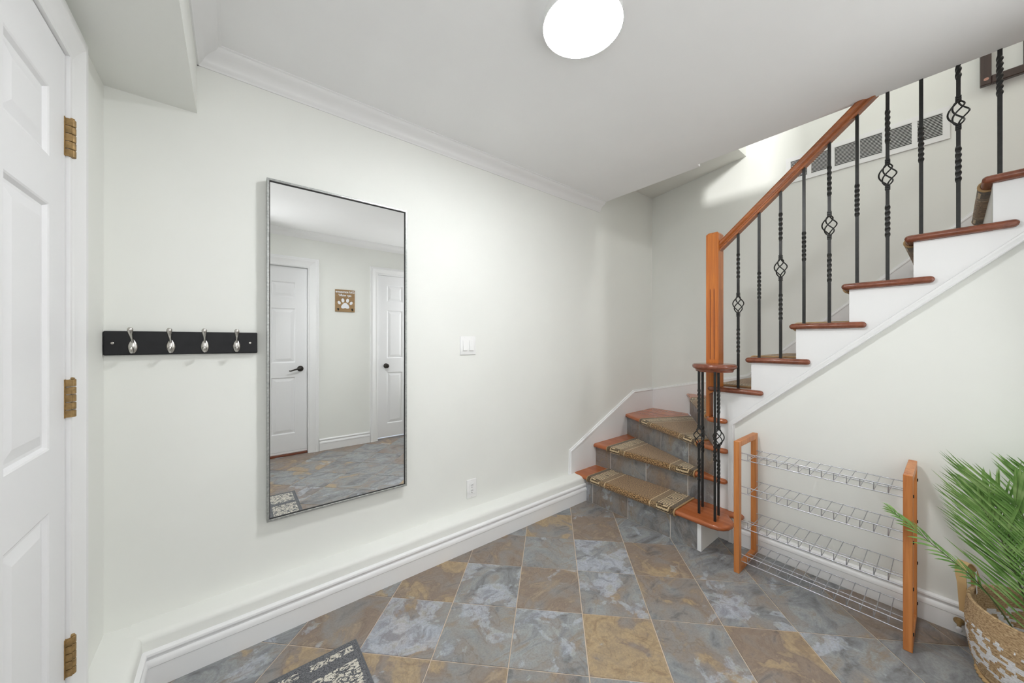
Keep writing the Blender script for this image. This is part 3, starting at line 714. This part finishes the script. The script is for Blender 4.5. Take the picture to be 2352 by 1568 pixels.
# flutes: thin strips on the two visible faces, groove shade painted in darker wood
fl = MB()
for yy in (.964, .988):
    fl.prism([(yy-.0028, 1.16), (yy-.0012, 1.150), (yy+.0012, 1.150), (yy+.0028, 1.16), (yy+.0028, 1.605), (yy+.0012, 1.615), (yy-.0012, 1.615), (yy-.0028, 1.605)], 'x', 2.4515, 2.453)
for xx in (2.477, 2.505):
    fl.prism([(xx-.0028, 1.16), (xx, 1.150), (xx+.0028, 1.16), (xx+.0028, 1.605), (xx, 1.615), (xx-.0028, 1.605)], 'y', .9375, .939)
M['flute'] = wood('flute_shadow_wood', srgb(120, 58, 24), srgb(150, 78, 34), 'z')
fl.build('flute', M['flute'], newel)
# handrail profile (across X, height) swept along the slope
RS = .884; zr = lambda y: 1.951+RS*(.832-y)           # underside height
hp = [(-.020, 0), (.020, 0), (.022, .012), (.017, .020), (.017, .028), (.027, .038), (.029, .050), (.024, .062), (.012, .069), (-.012, .069), (-.024, .062), (-.029, .050), (-.027, .038), (-.017, .028), (-.017, .020), (-.022, .012)]
hr = MB(); rings = []
for y in (.9375, -.60):
    rings.append([(2.490+a, y, zr(y)+b) for a, b in hp])
hr.loft(rings); hr.build('handrail', M['rail'], RL, 35)

def bar_section(mb, c, z0, z1, half, tw0=0.0, turns=0.0, n=1):
    rings = []
    for k in range(n+1):
        z = z0+(z1-z0)*k/n; a = tw0+turns*2*math.pi*k/n+math.pi/4
        rr_ = half*1.414
        rings.append([(c[0]+rr_*math.cos(a+q*math.pi/2), c[1]+rr_*math.sin(a+q*math.pi/2), z) for q in range(4)])
    mb.loft(rings)
def baluster(root, c, z0, z1, basket, rot=0.0, half=.0064):
    L = z1-z0; b = MB(); f = lambda t: z0+L*t
    if basket:
        segs = [(0, .22, 0), (.22, .385, 1.5), (.385, .478, 0)]
        for a, e, tw in segs: bar_section(b, c, f(a), f(e), half if not tw else half*1.08, rot, tw, 1 if not tw else 26)
        o = b.build('baluster', M['iron'], root, 30)
        b = MB()
        for a, e, tw in [(.602, .70, 0), (.70, .87, 1.5), (.87, 1, 0)]: bar_section(b, c, f(a), f(e), half if not tw else half*1.08, rot, tw, 1 if not tw else 26)
        b.build('upper_shaft', M['iron'], o, 30)
        bk = MB(); za, ze = z0+L*.482, z0+L*.598
        cz = (za+ze)/2; hh = .052
        for q in range(4):
            pts = []
            for i in range(15):
                t = i/14; a = rot+q*math.pi/2+t*math.pi*1.0
                r_ = .0045+.0255*math.sin(math.pi*t)**.85
                pts.append((c[0]+r_*math.cos(a), c[1]+r_*math.sin(a), cz-hh+2*hh*t))
            bk.tube(pts, .0032, 6)
        bk.build('basket', M['iron'], o, 60)
        for (u0, u1) in ((f(.478)-.002, cz-hh+.004), (cz+hh-.004, f(.602)+.002)):
            zc = u0 if u0 < cz else u1; cl = MB()
            bar_section(cl, c, min(u0, u1), max(u0, u1), half*.9, rot)
            for dz in (-.009, 0, .009): cl.bbox((c[0]-half*1.38, c[1]-half*1.38, zc+dz-.0038), (c[0]+half*1.38, c[1]+half*1.38, zc+dz+.0038), .0012, 1)
            cl.build('collar', M['iron'], o)
    else:
        for a, e, tw in [(0, .395, 0), (.395, .59, 1.75), (.59, 1, 0)]: bar_section(b, c, f(a), f(e), half if not tw else half*1.08, rot, tw, 1 if not tw else 32)
        o = b.build('baluster', M['iron'], root, 30)
    return o
for i in range(14):
    y = .832-.1063*i+(.006 if i == 0 else 0); k = 5+(i+1)//2
    if k > 12: break
    baluster(RL, (2.490, y), NZ[k], zr(y)+.004, i % 2 == 0)

VC = thing('baluster_cluster', (2.31, .94, NZ[1]), 'ring of four black iron bars under a round cherry wood cap on the lowest tread', 'newel post')
for (x, y), bk in (((2.272, .982), True), ((2.378, 1.006), False), ((2.242, .878), False), ((2.340, .896), True)):
    baluster(VC, (x+.003, y), NZ[1], 1.088, bk, R(10))
cp = MB(); cp.lathe([(.100, 1.083), (.103, 1.087), (.104, 1.094), (.108, 1.099), (.114, 1.102), (.119, 1.106), (.1225, 1.113), (.1225, 1.120), (.119, 1.127), (.112, 1.131), (.09, 1.132)], (2.352, .925, 0), 48)
cp.build('cap', M['treadx'], VC, 40)

# ------------------------------------------------------------------ mirror (its top hangs forward a hair)
MR = thing('wall_mirror', (.44, 1.925, 1.23), 'tall rectangular wall mirror in a thin silver grey frame', 'mirror')
x0, x1, z0, z1 = .1185, .762, .464, 1.999; yf, yb_ = 1.896, 1.936
def frame4(x0, x1, z0, z1, wd, y0, y1, mat, root, name):
    for a, b in (((x0, z0), (x1, z0)), ((x1, z0), (x1, z1)), ((x1, z1), (x0, z1)), ((x0, z1), (x0, z0))):
        ii = {(x0, z0): (x0+wd, z0+wd), (x1, z0): (x1-wd, z0+wd), (x1, z1): (x1-wd, z1-wd), (x0, z1): (x0+wd, z1-wd)}
        m_ = MB(); rings = []
        for p in (a, b):
            q = ii[p]; l = lambda t: (p[0]+(q[0]-p[0])*t, p[1]+(q[1]-p[1])*t)
            rings.append([(l(0)[0], y1, l(0)[1]), (l(0)[0], y0+.001, l(0)[1]), (l(.1)[0], y0, l(.1)[1]), (l(.85)[0], y0, l(.85)[1]), (l(1)[0], y0+.002, l(1)[1]), (l(1)[0], y1, l(1)[1])])
        m_.loft(rings); m_.build(name, mat, root)
frame4(x0, x1, z0, z1, .010, yf, yb_, M['silver'], MR, 'frame_rail')
gl = MB(); gl.box((x0+.0105, 1.905, z0+.0105), (x1-.0105, 1.909, z1-.0105)); gl.build('mirror_glass', M['mirror'], MR)
ln = MB()
for a, b in (((x0+.010, z0+.010), (x0+.0125, z1-.010)), ((x1-.0125, z0+.010), (x1-.010, z1-.010)), ((x0+.0125, z0+.010), (x1-.0125, z0+.0125)), ((x0+.0125, z1-.0125), (x1-.0125, z1-.010))):
    ln.box((a[0], 1.900, a[1]), (b[0], 1.9049, b[1]))
ln.build('inner_lip', M['dark'], MR)
MB().box((x0+.006, 1.910, z0+.006), (x1-.006, 1.934, z1-.006)).build('backing', M['frame'], MR)
MR.rotation_euler = (.0025, 0, 0)

# ------------------------------------------------------------------ coat rack
CRK = thing('coat_rack', (-.143, YB, 1.264), 'black wooden coat rack board with four satin hooks, left of the mirror', 'coat rack')
MB().bbox((-.368, 1.918, 1.219), (.086, YB, 1.309), .004, 2).build('board', M['board'], CRK)
for hx in (-.293, -.190, -.089, .014):
    h = MB(); rings = []
    for k in range(13):
        t = k/12; zz = 1.226+.052*t; wv = .0132*math.sin(math.pi*min(1, .08+t*.9))**.8*(1 if t < .6 else 1)
        wv = max(.0022, wv); rings.append([(hx+wv*math.cos(a), 1.9175-.0065*math.sin(math.pi*t)*max(0, math.sin(a))-.001, zz) for a in [math.pi*q/8 for q in range(9)]])
    h.loft(rings)
    plate = h.build('hook', M['nickel'], CRK, 60); tag(plate, 'satin nickel double hook')
    u = MB(); u.tube([(hx, 1.911, 1.268), (hx, 1.903, 1.277), (hx, 1.893, 1.286), (hx, 1.880, 1.297), (hx, 1.873, 1.308), (hx, 1.871, 1.316), (hx, 1.872, 1.321)], [.0038, .0040, .0044, .0055, .0078, .0084, .005], 12)
    u.build('upper_prong', M['nickel'], plate, 60)
    u = MB(); u.tube([(hx, 1.912, 1.240), (hx, 1.904, 1.232), (hx, 1.895, 1.230), (hx, 1.888, 1.236), (hx, 1.885, 1.244), (hx, 1.885, 1.248)], [.0038, .0042, .0046, .0058, .0068, .0045], 12)
    u.build('lower_prong', M['nickel'], plate, 60)
for hx in (-.345, .060):
    s_ = MB(); s_.loft([[(hx+r_*math.cos(2*math.pi*k/16), y_, 1.264+r_*math.sin(2*math.pi*k/16)) for k in range(16)] for r_, y_ in ((.0042, 1.918), (.0042, 1.9168), (.0026, 1.9165), (.0014, 1.9175))])
    s_.build('screw', M['nickel'], CRK, 30)

# ------------------------------------------------------------------ switch and outlet
SW = thing('light_switch', (1.182, YB, 1.244), 'white double rocker light switch plate right of the mirror', 'light switch')
MB().bbox((1.124, 1.9345, 1.184), (1.240, YB, 1.304), .0035, 3).build('plate', M['plate'], SW, 40)
for xx in (1.1585, 1.2055):
    MB().bbox((xx-.0165, 1.9325, 1.210), (xx+.0165, 1.9352, 1.278), .0008, 1).build('rocker_frame', M['plate'], SW)
    MB().loft([[(xx-.0145, 1.9352, 1.212), (xx+.0145, 1.9352, 1.212), (xx+.0145, 1.9352, 1.276), (xx-.0145, 1.9352, 1.276)], [(xx-.0145, 1.927, 1.213), (xx+.0145, 1.927, 1.213), (xx+.0145, 1.9322, 1.275), (xx-.0145, 1.9322, 1.275)]]).build('rocker', M['plate'], SW)
OU = thing('wall_outlet', (1.209, YB, .319), 'white electrical outlet low on the wall above the ledge', 'outlet')
MB().bbox((1.173, 1.9345, .260), (1.246, YB, .380), .0035, 3).build('plate', M['plate'], OU, 40)
MB().bbox((1.1925, 1.9325, .286), (1.2265, 1.9352, .354), .0008, 1).build('receptacle', M['plate'], OU)
for zz in (.302, .336):
    s_ = MB(); s_.box((1.2025, 1.9318, zz+.002), (1.2045, 1.9328, zz+.011)); s_.box((1.2145, 1.9318, zz+.003), (1.2165, 1.9328, zz+.010)); s_.box((1.2075, 1.9318, zz-.009), (1.2115, 1.9328, zz-.005))
    s_.build('socket_slot', M['dark'], OU)
MB().box((1.2085, 1.9338, .3705), (1.2110, 1.9348, .3730)).build('screw', M['nickel'], OU)
MB().box((1.2085, 1.9338, .2675), (1.2110, 1.9348, .2700)).build('screw', M['nickel'], OU)
for xx in (1.1585, 1.2055):
    for zz in (1.194, 1.294): MB().bbox((xx-.002, 1.9338, zz-.002), (xx+.002, 1.9348, zz+.002), .0003, 1).build('screw', M['plate'], SW)

# ------------------------------------------------------------------ ceiling lamp
CL = thing('ceiling_light', (1.01, .845, ZC), 'round flush ceiling light, lit', 'ceiling light')
LC = (1.0115, .851, ZC)
MB().lathe([(.140, -.0465), (.1445, -.0475), (.1452, -.046), (.1452, -.038), (.141, -.006), (.141, 0), (.10, 0)], LC, 64).build('base', M['plate'], CL, 40)
MB().lathe([(.004, -.056), (.05, -.0555), (.09, -.054), (.12, -.0515), (.137, -.0488), (.1440, -.0474), (.1430, -.0468), (.10, -.0465)], LC, 64).build('diffuser', M['lamp'], CL, 60)

# ------------------------------------------------------------------ return-air grille on the stairwell wall
GR = thing('air_grille', (XS, .41, 2.50), 'long white louvred return air grille on the stairwell wall', 'vent')
y0g, y1g, z0g, z1g = .006, .812, 2.503, 2.702
xg = XS
fr = MB(); wdt = .032; ng = 6; pitch = (y1g-y0g-.022)/ng
fr.box((xg-.008, y0g, z0g), (xg-.0001, y1g, z0g+.030)); fr.box((xg-.008, y0g, z1g-.030), (xg-.0001, y1g, z1g))
ys = [y0g+.011+pitch*i for i in range(ng+1)]
for i, yy in enumerate(ys):
    ya_, yb_2 = (y0g, yy+.018) if i == 0 else (yy-.018, y1g) if i == ng else (yy-.012, yy+.012)
    fr.box((xg-.0078, ya_, z0g+.0302), (xg-.0001, yb_2, z1g-.0302))
fr.build('grille_frame', M['trim'], GR)
for i in range(ng):
    a = ys[i]+(.018 if i == 0 else .012); b = ys[i+1]-(.018 if i == ng-1 else .012)
    MB().box((xg-.0022, a, z0g+.030), (xg-.0005, b, z1g-.030)).build('dark_backing', M['dark'], GR)
    lv_ = MB(); nl_ = 15
    for q in range(nl_):
        zz = z0g+.0335+(z1g-z0g-.065)*q/(nl_-1)
        lv_.loft([[(xg-.0075, yv, zz-.0012), (xg-.0065, yv, zz-.0026), (xg-.0024, yv, zz+.0012), (xg-.0034, yv, zz+.0026)] for yv in (a, b)])
    o = lv_.build('louvre_panel', M['trim'], GR); o['kind'] = 'stuff'

# ------------------------------------------------------------------ dark wooden wall frame at the top right
WF = thing('wall_frame', (3.38, -.42, 2.74), 'dark brown wooden frame hung on the stairwell wall, cut by the picture edge', 'wall frame')
fx0, fx1 = 3.355, 3.385
MB().bbox((fx0, -.141, 2.732), (fx1, -.101, 3.30), .003, 1).build('stile', M['frame'], WF)
MB().bbox((fx0, -.275, 2.772), (fx1, -.243, 3.30), .003, 1).build('stile', M['frame'], WF)
MB().bbox((fx0, -.70, 2.732), (fx1, -.141, 2.776), .003, 1).build('bottom_rail', M['frame'], WF)
MB().bbox((fx0, -.70, 2.776), (fx1, -.66, 3.30), .003, 1).build('stile', M['frame'], WF)
MB().bbox((fx0, -.66, 3.26), (fx1, -.275, 3.30), .003, 1).build('top_rail', M['frame'], WF)
bd = MB(); bd.loft([[(xx, -.123+ry*math.cos(2*math.pi*k/24), 2.762+rz*math.sin(2*math.pi*k/24)) for k in range(24)] for xx, ry, rz in ((3.3552, .0095, .0085), (3.3535, .0095, .0085), (3.353, .008, .007))])
tag(bd.build('badge', paint('badge_pink', srgb(188, 140, 122), 0.4, 0.15, 50, 0.0), WF), 'small oval pinkish badge')
MB().box((fx1, -.60, 2.80), (XS, -.55, 2.83)).build('hanger', M['frame'], WF); MB().box((fx1, -.135, 2.78), (XS, -.107, 2.80)).build('hanger', M['frame'], WF)

# ------------------------------------------------------------------ shoe rack
SR = thing('shoe_rack', (2.31, .42, 0), 'open shoe rack with four chrome wire shelves between two wooden end frames', 'shoe rack')
for yc in (.737, .112):
    xa, xb = 2.163, 2.460; w_, t_ = .034, .0135
    e = MB(); e.bbox((xa, yc-t_, 0), (xa+w_, yc+t_, .722), .002, 1); post = e.build('end_post', M['rack'], SR)
    e = MB(); e.bbox((xb-w_, yc-t_, 0), (xb, yc+t_, .722), .002, 1); e.build('end_post', M['rack'], SR)
    e = MB(); e.bbox((xa+w_, yc-t_, .690), (xb-w_, yc+t_, .722), .002, 1); e.build('top_rail', M['rack'], SR)
    e = MB(); e.bbox((xa+w_, yc-t_, .0), (xb-w_, yc+t_, .030), .002, 1); e.build('bottom_rail', M['rack'], SR)
for zf in (.618, .434, .244, .058):
    sh = MB(); ya, yb2 = .7235, .1255
    for (x, z, r_) in ((2.198, zf+.037, .0025), (2.198, zf, .0025), (2.438, zf+.003, .0023), (2.31, zf-.0026, .0021)):
        sh.tube([(x, ya+.004, z), (x, yb2-.004, z)], r_, 8)
    front = sh.build('wire_shelf', M['chrome'], SR, 60)
    nw_ = 14
    for q in range(nw_):
        yy = .694-.0437*q
        cw_ = MB(); cw_.tube([(2.1985, yy, zf+.038), (2.1985, yy, zf+.004), (2.2015, yy, zf+.0005), (2.31, yy, zf+.0015), (2.438, yy, zf+.005), (2.4395, yy, zf+.002)], .0017, 6); cw_.build('cross_wire', M['chrome'], front, 60)
for zz in (.63, .44, .25, .065):
    for xx in (2.176, 2.449):
        s_ = MB(); s_.box((xx, .0955, zz), (xx+.006, .0985, zz+.012)); s_.build('screw', M['dark'], SR)

# ------------------------------------------------------------------ door stop
DS = thing('door_stop', (2.468, -.020, .055), 'small brass door stop with white tip on the baseboard beside the basket', 'door stop')
q_ = Matrix.Rotation(R(-90), 3, 'Y')
def lathe_x(prof, x, y, z, n=20):
    m_ = MB(); m_.loft([[(x-h, y+r_*math.cos(2*math.pi*k/n), z+r_*math.sin(2*math.pi*k/n)) for k in range(n)] for r_, h in prof]); return m_
def lathe_dir(prof, p, d, n=20):
    d = Vector(d).normalized(); a = d.cross(Vector((0,0,1))).normalized(); b = d.cross(a)
    return MB().loft([[Vector(p)+d*h+r_*(math.cos(2*math.pi*k/n)*a+math.sin(2*math.pi*k/n)*b) for k in range(n)] for r_, h in prof])
dd = (-1, .0, -.12)
lathe_dir([(.016, 0), (.0165, .003), (.013, .010), (.008, .020), (.0062, .032), (.0058, .048), (.0065, .052)], (2.4685, -.020, .056), dd).build('stem', M['brass'], DS, 40)
lathe_dir([(.0066, .050), (.0090, .053), (.0092, .062), (.006, .066), (.001, .067)], (2.4685, -.020, .056), dd).build('rubber_tip', M['white'], DS, 40)

# ------------------------------------------------------------------ rug
RG = thing('rug', (.035, .97, 0), 'charcoal grey mat with squares of raised cream loops, by the left door', 'rug')
rgx0, rgx1, rgy0, rgy1 = -.335, .411, .36, 1.58
MB().bbox((rgx0+.006, rgy0+.006, .0005), (rgx1-.006, rgy1-.006, .009), .003, 2).build('loop_pile', M['rug'], RG, 40)
mb = MB()
for a, b in (((rgx0, rgy0), (rgx1, rgy0)), ((rgx1, rgy0), (rgx1, rgy1)), ((rgx1, rgy1), (rgx0, rgy1)), ((rgx0, rgy1), (rgx0, rgy0))):
    mb.tube([(a[0]*.99+.001*0, a[1], .0042), (b[0]*.99, b[1], .0042)] if False else [(a[0]+(-.004 if a[0] > 0 else .004), a[1]+(-.004 if a[1] > 1 else .004), .0045), (b[0]+(-.004 if b[0] > 0 else .004), b[1]+(-.004 if b[1] > 1 else .004), .0045)], .0042, 8)
mb.build('bound_edge', M['rug_edge'], RG, 60)

# ------------------------------------------------------------------ dog sign on the opposite wall (seen in the mirror)
SG = thing('wall_sign', (1.03, YF, 1.742), 'square wooden sign with a white paw print and two small hooks, between the doors', 'sign')
sx0, sx1, sz0, sz1 = .942, 1.158, 1.610, 1.873
for q in range(4):
    a = sz0+(sz1-sz0)*q/4; MB().bbox((sx0, YF, a+.0005), (sx1, YF+.014, a+(sz1-sz0)/4-.0005), .0012, 1).build('plank', M['sign'], SG)
yv = YF+.0142
def ellip(cx, cz, rx, rz, rot=0, n=24):
    return [(cx+rx*math.cos(a)*math.cos(rot)-rz*math.sin(a)*math.sin(rot), cz+rx*math.cos(a)*math.sin(rot)+rz*math.sin(a)*math.cos(rot)) for a in [2*math.pi*k/n for k in range(n)]]
pc = (sx0+sx1)/2
pad = [(pc-.046, 1.668), (pc-.040, 1.652), (pc-.022, 1.648), (pc, 1.656), (pc+.022, 1.648), (pc+.040, 1.652), (pc+.046, 1.668), (pc+.036, 1.690), (pc+.016, 1.712), (pc, 1.717), (pc-.016, 1.712), (pc-.036, 1.690)]
pw = MB(); pw.prism(pad, 'y', yv, yv+.003); pwo = pw.build('paw_print', M['white'], SG)
for (dx, dz, rx, rz, ro) in ((-.066, 1.716, .015, .021, .5), (-.026, 1.745, .016, .024, .12), (.026, 1.745, .016, .024, -.12), (.066, 1.716, .015, .021, -.5)):
    MB().prism(ellip(pc+dx, dz, rx, rz, ro), 'y', yv, yv+.003).build('toe', M['white'], pwo)
def text_mesh(body, size, loc, rot, mat, parent, name, shear=0.0):
    cu = bpy.data.curves.new(name, 'FONT'); cu.body = body; cu.size = size; cu.extrude = .0006; cu.align_x = 'CENTER'; cu.align_y = 'CENTER'; cu.shear = shear; cu.offset = size*.02
    t = bpy.data.objects.new(name, cu); COL.objects.link(t)
    bpy.context.view_layer.update()
    me = bpy.data.meshes.new_from_object(t.evaluated_get(bpy.context.evaluated_depsgraph_get()))
    bpy.data.objects.remove(t); o = bpy.data.objects.new(name, me); COL.objects.link(o); me.materials.clear(); me.materials.append(mat)
    o.parent = parent; o.location = Vector(loc)-Vector(parent['_o']); o.rotation_euler = rot; return o
text_mesh('Did someone', .038, (pc, YF+.0152, 1.846), (R(90), 0, R(180)), M['white'], SG, 'lettering', .15)
text_mesh('say walk?', .038, (pc, YF+.0152, 1.806), (R(90), 0, R(180)), M['white'], SG, 'lettering', .15)
for dx in (-.078, .078):
    hk = MB(); hk.box((pc+dx-.008, YF+.014, 1.632), (pc+dx+.008, YF+.017, 1.652)); hk.tube([(pc+dx, YF+.016, 1.636), (pc+dx, YF+.030, 1.626), (pc+dx, YF+.040, 1.624), (pc+dx, YF+.046, 1.634), (pc+dx, YF+.047, 1.642)], [.004, .0038, .0038, .0045, .005], 8)
    hk.build('hook', M['bronze'], SG, 40)

# ------------------------------------------------------------------ basket and palm
BC = Vector((2.262, -.235)); BH = .283
BK = thing('basket', (BC.x, BC.y, 0), 'round woven seagrass basket with white flecks and tan strap handles', 'basket')
rp = [(.150, .004), (.168, .012), (.180, .035), (.192, .08), (.2, .14), (.203, .20), (.200, .25), (.197, BH)]
def rad(z):
    for (r0, z0_), (r1, z1_) in zip(rp, rp[1:]):
        if z <= z1_: return r0+(r1-r0)*(z-z0_)/(z1_-z0_)
    return rp[-1][0]
bk = MB(); prf = []
nc = 34
for k in range(nc+1):
    z = .004+(BH-.004)*k/nc; prf.append((rad(z)+.0018, z)); 
    if k < nc: prf.append((rad(z+.004)-.0018+.0008, z+(BH-.004)/nc*.5))
prf += [(rad(BH)-.004, BH+.003), (rad(BH)-.010, BH)]
for k in range(12): z = BH-(BH-.02)*(k+1)/12; prf.append((rad(z)-.010, z))
prf.append((.02, .018))
prof2 = [(.02, .0)]+[(.150, .0)]+prf
nb = 96
rings = []
for (r_, z) in prof2:
    rings.append([(BC.x+r_*math.cos(2*math.pi*k/nb), BC.y+r_*math.sin(2*math.pi*k/nb), z) for k in range(nb)])
bk.loft(rings); bk.build('basket_body', M['basket'], BK, 70, (BC.x, BC.y, 0))
br = MB(); 
for ph in (0, math.pi):
    pts = []
    for k in range(241):
        a = 2*math.pi*k/240; tw = a*28+ph
        pts.append((BC.x+(.172+.004*math.cos(tw))*math.cos(a), BC.y+(.172+.004*math.cos(tw))*math.sin(a), .009+.004*math.sin(tw)))
    br.tube(pts, .006, 6, False)
br.build('braided_base', M['strap'], BK, 60)
def strap(angle):
    dirr = Vector((math.cos(angle), math.sin(angle))); tg = Vector((-dirr.y, dirr.x))
    c = BC+dirr*(.2); m_ = MB(); rings = []
    path = []
    for k in range(21):
        t = k/20; a = math.pi*t
        side = -.044*math.cos(a); hgt = .262+(.102)*math.sin(a)**.7
        if k in (0, 20): hgt = .18
        path.append((side, hgt))
    for k, (s_, h_) in enumerate(path):
        p0 = Vector(path[max(k-1, 0)]); p1 = Vector(path[min(k+1, 20)]); t = (p1-p0).normalized(); n = Vector((-t.y, t.x))
        lean = .008+.018*max(0, (h_-BH))/.1
        P = lambda e, o_: (c.x+tg.x*(s_+n.x*o_)+dirr.x*(lean+e), c.y+tg.y*(s_+n.x*o_)+dirr.y*(lean+e), h_+n.y*o_)
        we = .008+.008*max(0, min(1, (h_-.2)/.14)); rings.append([P(-we, -.0018), P(we, -.0018), P(we, .0018), P(-we, .0018)])
    m_.loft(rings); return m_.build('strap_handle', M['strap'], BK, 40)
strap(R(66)); strap(R(246))
tg_ = MB(); tc = BC+Vector((math.cos(R(66)), math.sin(R(66))))*.178
tg_.loft([[(tc.x-.016, tc.y+.010, .262), (tc.x+.022, tc.y+.006, .258), (tc.x+.022, tc.y+.007, .258), (tc.x-.016, tc.y+.011, .262)], [(tc.x-.010, tc.y+.013, .345), (tc.x+.026, tc.y+.009, .338), (tc.x+.026, tc.y+.010, .338), (tc.x-.010, tc.y+.014, .345)]])
tgo = tg_.build('hang_tag', M['white'], BK)
tl = MB()
for q in range(5): tl.box((tc.x+.012, tc.y+.0035, .275+.006*q), (tc.x+.024, tc.y+.0048, .2775+.006*q))
tl.build('printed_lines', M['dark'], tgo)
# potting filler inside the basket is dark nursery pot
pot = MB(); pot.lathe([(.055, .02), (.075, .15), (.078, .155), (.070, .155), (.068, .14), (.02, .138)], (BC.x-.02, BC.y+.03, 0), 32); 
PL = thing('palm_plant', (BC.x-.02, BC.y+.03, .02), 'green potted palm with long feathery fronds rising from the woven basket', 'plant')
pot.build('pot', M['dark'], PL, 40)
def frond(pts, r0, nleaf, leaf_len, start=.25, spread=55, width=.0052, droop=.25, side_n=None, seed=0):
    """pts = control points of the rachis; leaflets in two ranks"""
    rnd = random.Random(seed); P = [Vector(p) for p in pts]
    def cr(t):
        n = len(P)-1; x = min(t*n, n-1e-6); i = int(x); u = x-i
        a, b, c, d = P[max(i-1, 0)], P[i], P[i+1], P[min(i+2, n)]
        return .5*((2*b)+(c-a)*u+(2*a-5*b+4*c-d)*u*u+(3*b-a-3*c+d)*u**3)
    line = [cr(k/24) for k in range(25)]
    st = MB(); st.tube(line, [r0*(1-.75*k/24) for k in range(25)], 6)
    o = st.build('frond', M['stem'], PL, 60); tag(o, None)
    lf = MB()
    for k in range(nleaf):
        t = start+(1-start)*(k/(nleaf-1))**.95; p = cr(t); tan = (cr(min(t+.02, 1))-cr(max(t-.02, 0))).normalized()
        side = Vector(side_n) if side_n else Vector((0, 0, 1))
        s_ = tan.cross(side).normalized() if tan.cross(side).length > .05 else Vector((1, 0, 0))
        up = s_.cross(tan).normalized()
        tt = (t-start)/(1-start); LL = leaf_len*(.45+.75*math.sin(math.pi*min(1, .15+tt*.8)))*rnd.uniform(.9, 1.08)
        for sg in (-1, 1):
            a = R(spread*(1-.55*tt)+rnd.uniform(-4, 4)); d = (tan*math.cos(a)+s_*sg*math.sin(a)+up*rnd.uniform(-.05, .16)).normalized()
            wn = d.cross(up).normalized(); N = 5; rings = []
            for q in range(N+1):
                u = q/N; c = p+d*LL*u+Vector((0, 0, -1))*droop*LL*u*u*.5; wd = width*math.sin(math.pi*(.12+.86*u))**.8*(1 if q < N else .1)
                fold = up*wd*.45
                rings.append([c-wn*wd+fold, c, c+wn*wd+fold])
            rings = [[(min(c_.x, 2.468-.004*random.random()), c_.y, c_.z) for c_ in rg] for rg in rings]; lf.loft(rings, False, False)
    l = lf.build('leaflets', M['leaf'], o, 80)
    return o
B_ = (2.232, -.185, .13)
def F(x, y, z): return (x, y, z)
VIEW = (-.60, .25, 0)
# the low frond that arches in front of the shoe rack towards the left
frond([B_, (2.250, -.110, .27), (2.232, -.055, .355), (2.195, .0, .417), (2.145, .085, .508), (2.105, .150, .578)], .0030, 17, .088, .34, 30, .0036, .40, (-.5, .1, .85), 1)
# upright fans, leaflets towards the upper left
frond([B_, (2.222, -.185, .34), (2.215, -.180, .50), (2.205, -.165, .62), (2.19, -.140, .70)], .0034, 36, .275, .12, 50, .0040, .06, VIEW, 2)
frond([B_, (2.240, -.165, .33), (2.245, -.135, .46), (2.245, -.105, .56), (2.240, -.07, .64)], .0032, 26, .175, .2, 46, .0038, .08, VIEW, 3)
frond([B_, (2.262, -.170, .34), (2.285, -.145, .48), (2.305, -.12, .60), (2.32, -.085, .67)], .0032, 24, .18, .2, 46, .0038, .10, VIEW, 4)
frond([B_, (2.235, -.24, .38), (2.23, -.28, .56), (2.22, -.31, .68), (2.20, -.32, .77)], .0034, 34, .25, .2, 50, .0042, .12, VIEW, 5)
frond([B_, (2.28, -.225, .38), (2.31, -.24, .56), (2.33, -.24, .66), (2.34, -.22, .74)], .0034, 30, .21, .2, 48, .0042, .10, VIEW, 6)
frond([B_, (2.18, -.26, .34), (2.12, -.34, .52), (2.06, -.42, .64), (2.0, -.49, .68)], .0034, 34, .22, .2, 48, .0042, .25, (0, 0, 1), 7)
frond([B_, (2.28, -.31, .36), (2.32, -.40, .54), (2.33, -.48, .64), (2.33, -.56, .68)], .0034, 30, .19, .2, 48, .0042, .25, (0, 0, 1), 8)

# tidy helper properties
for o in bpy.data.objects:
    if '_o' in o: del o['_o']
print('tiles', ntile, 'objects', len(bpy.data.objects))
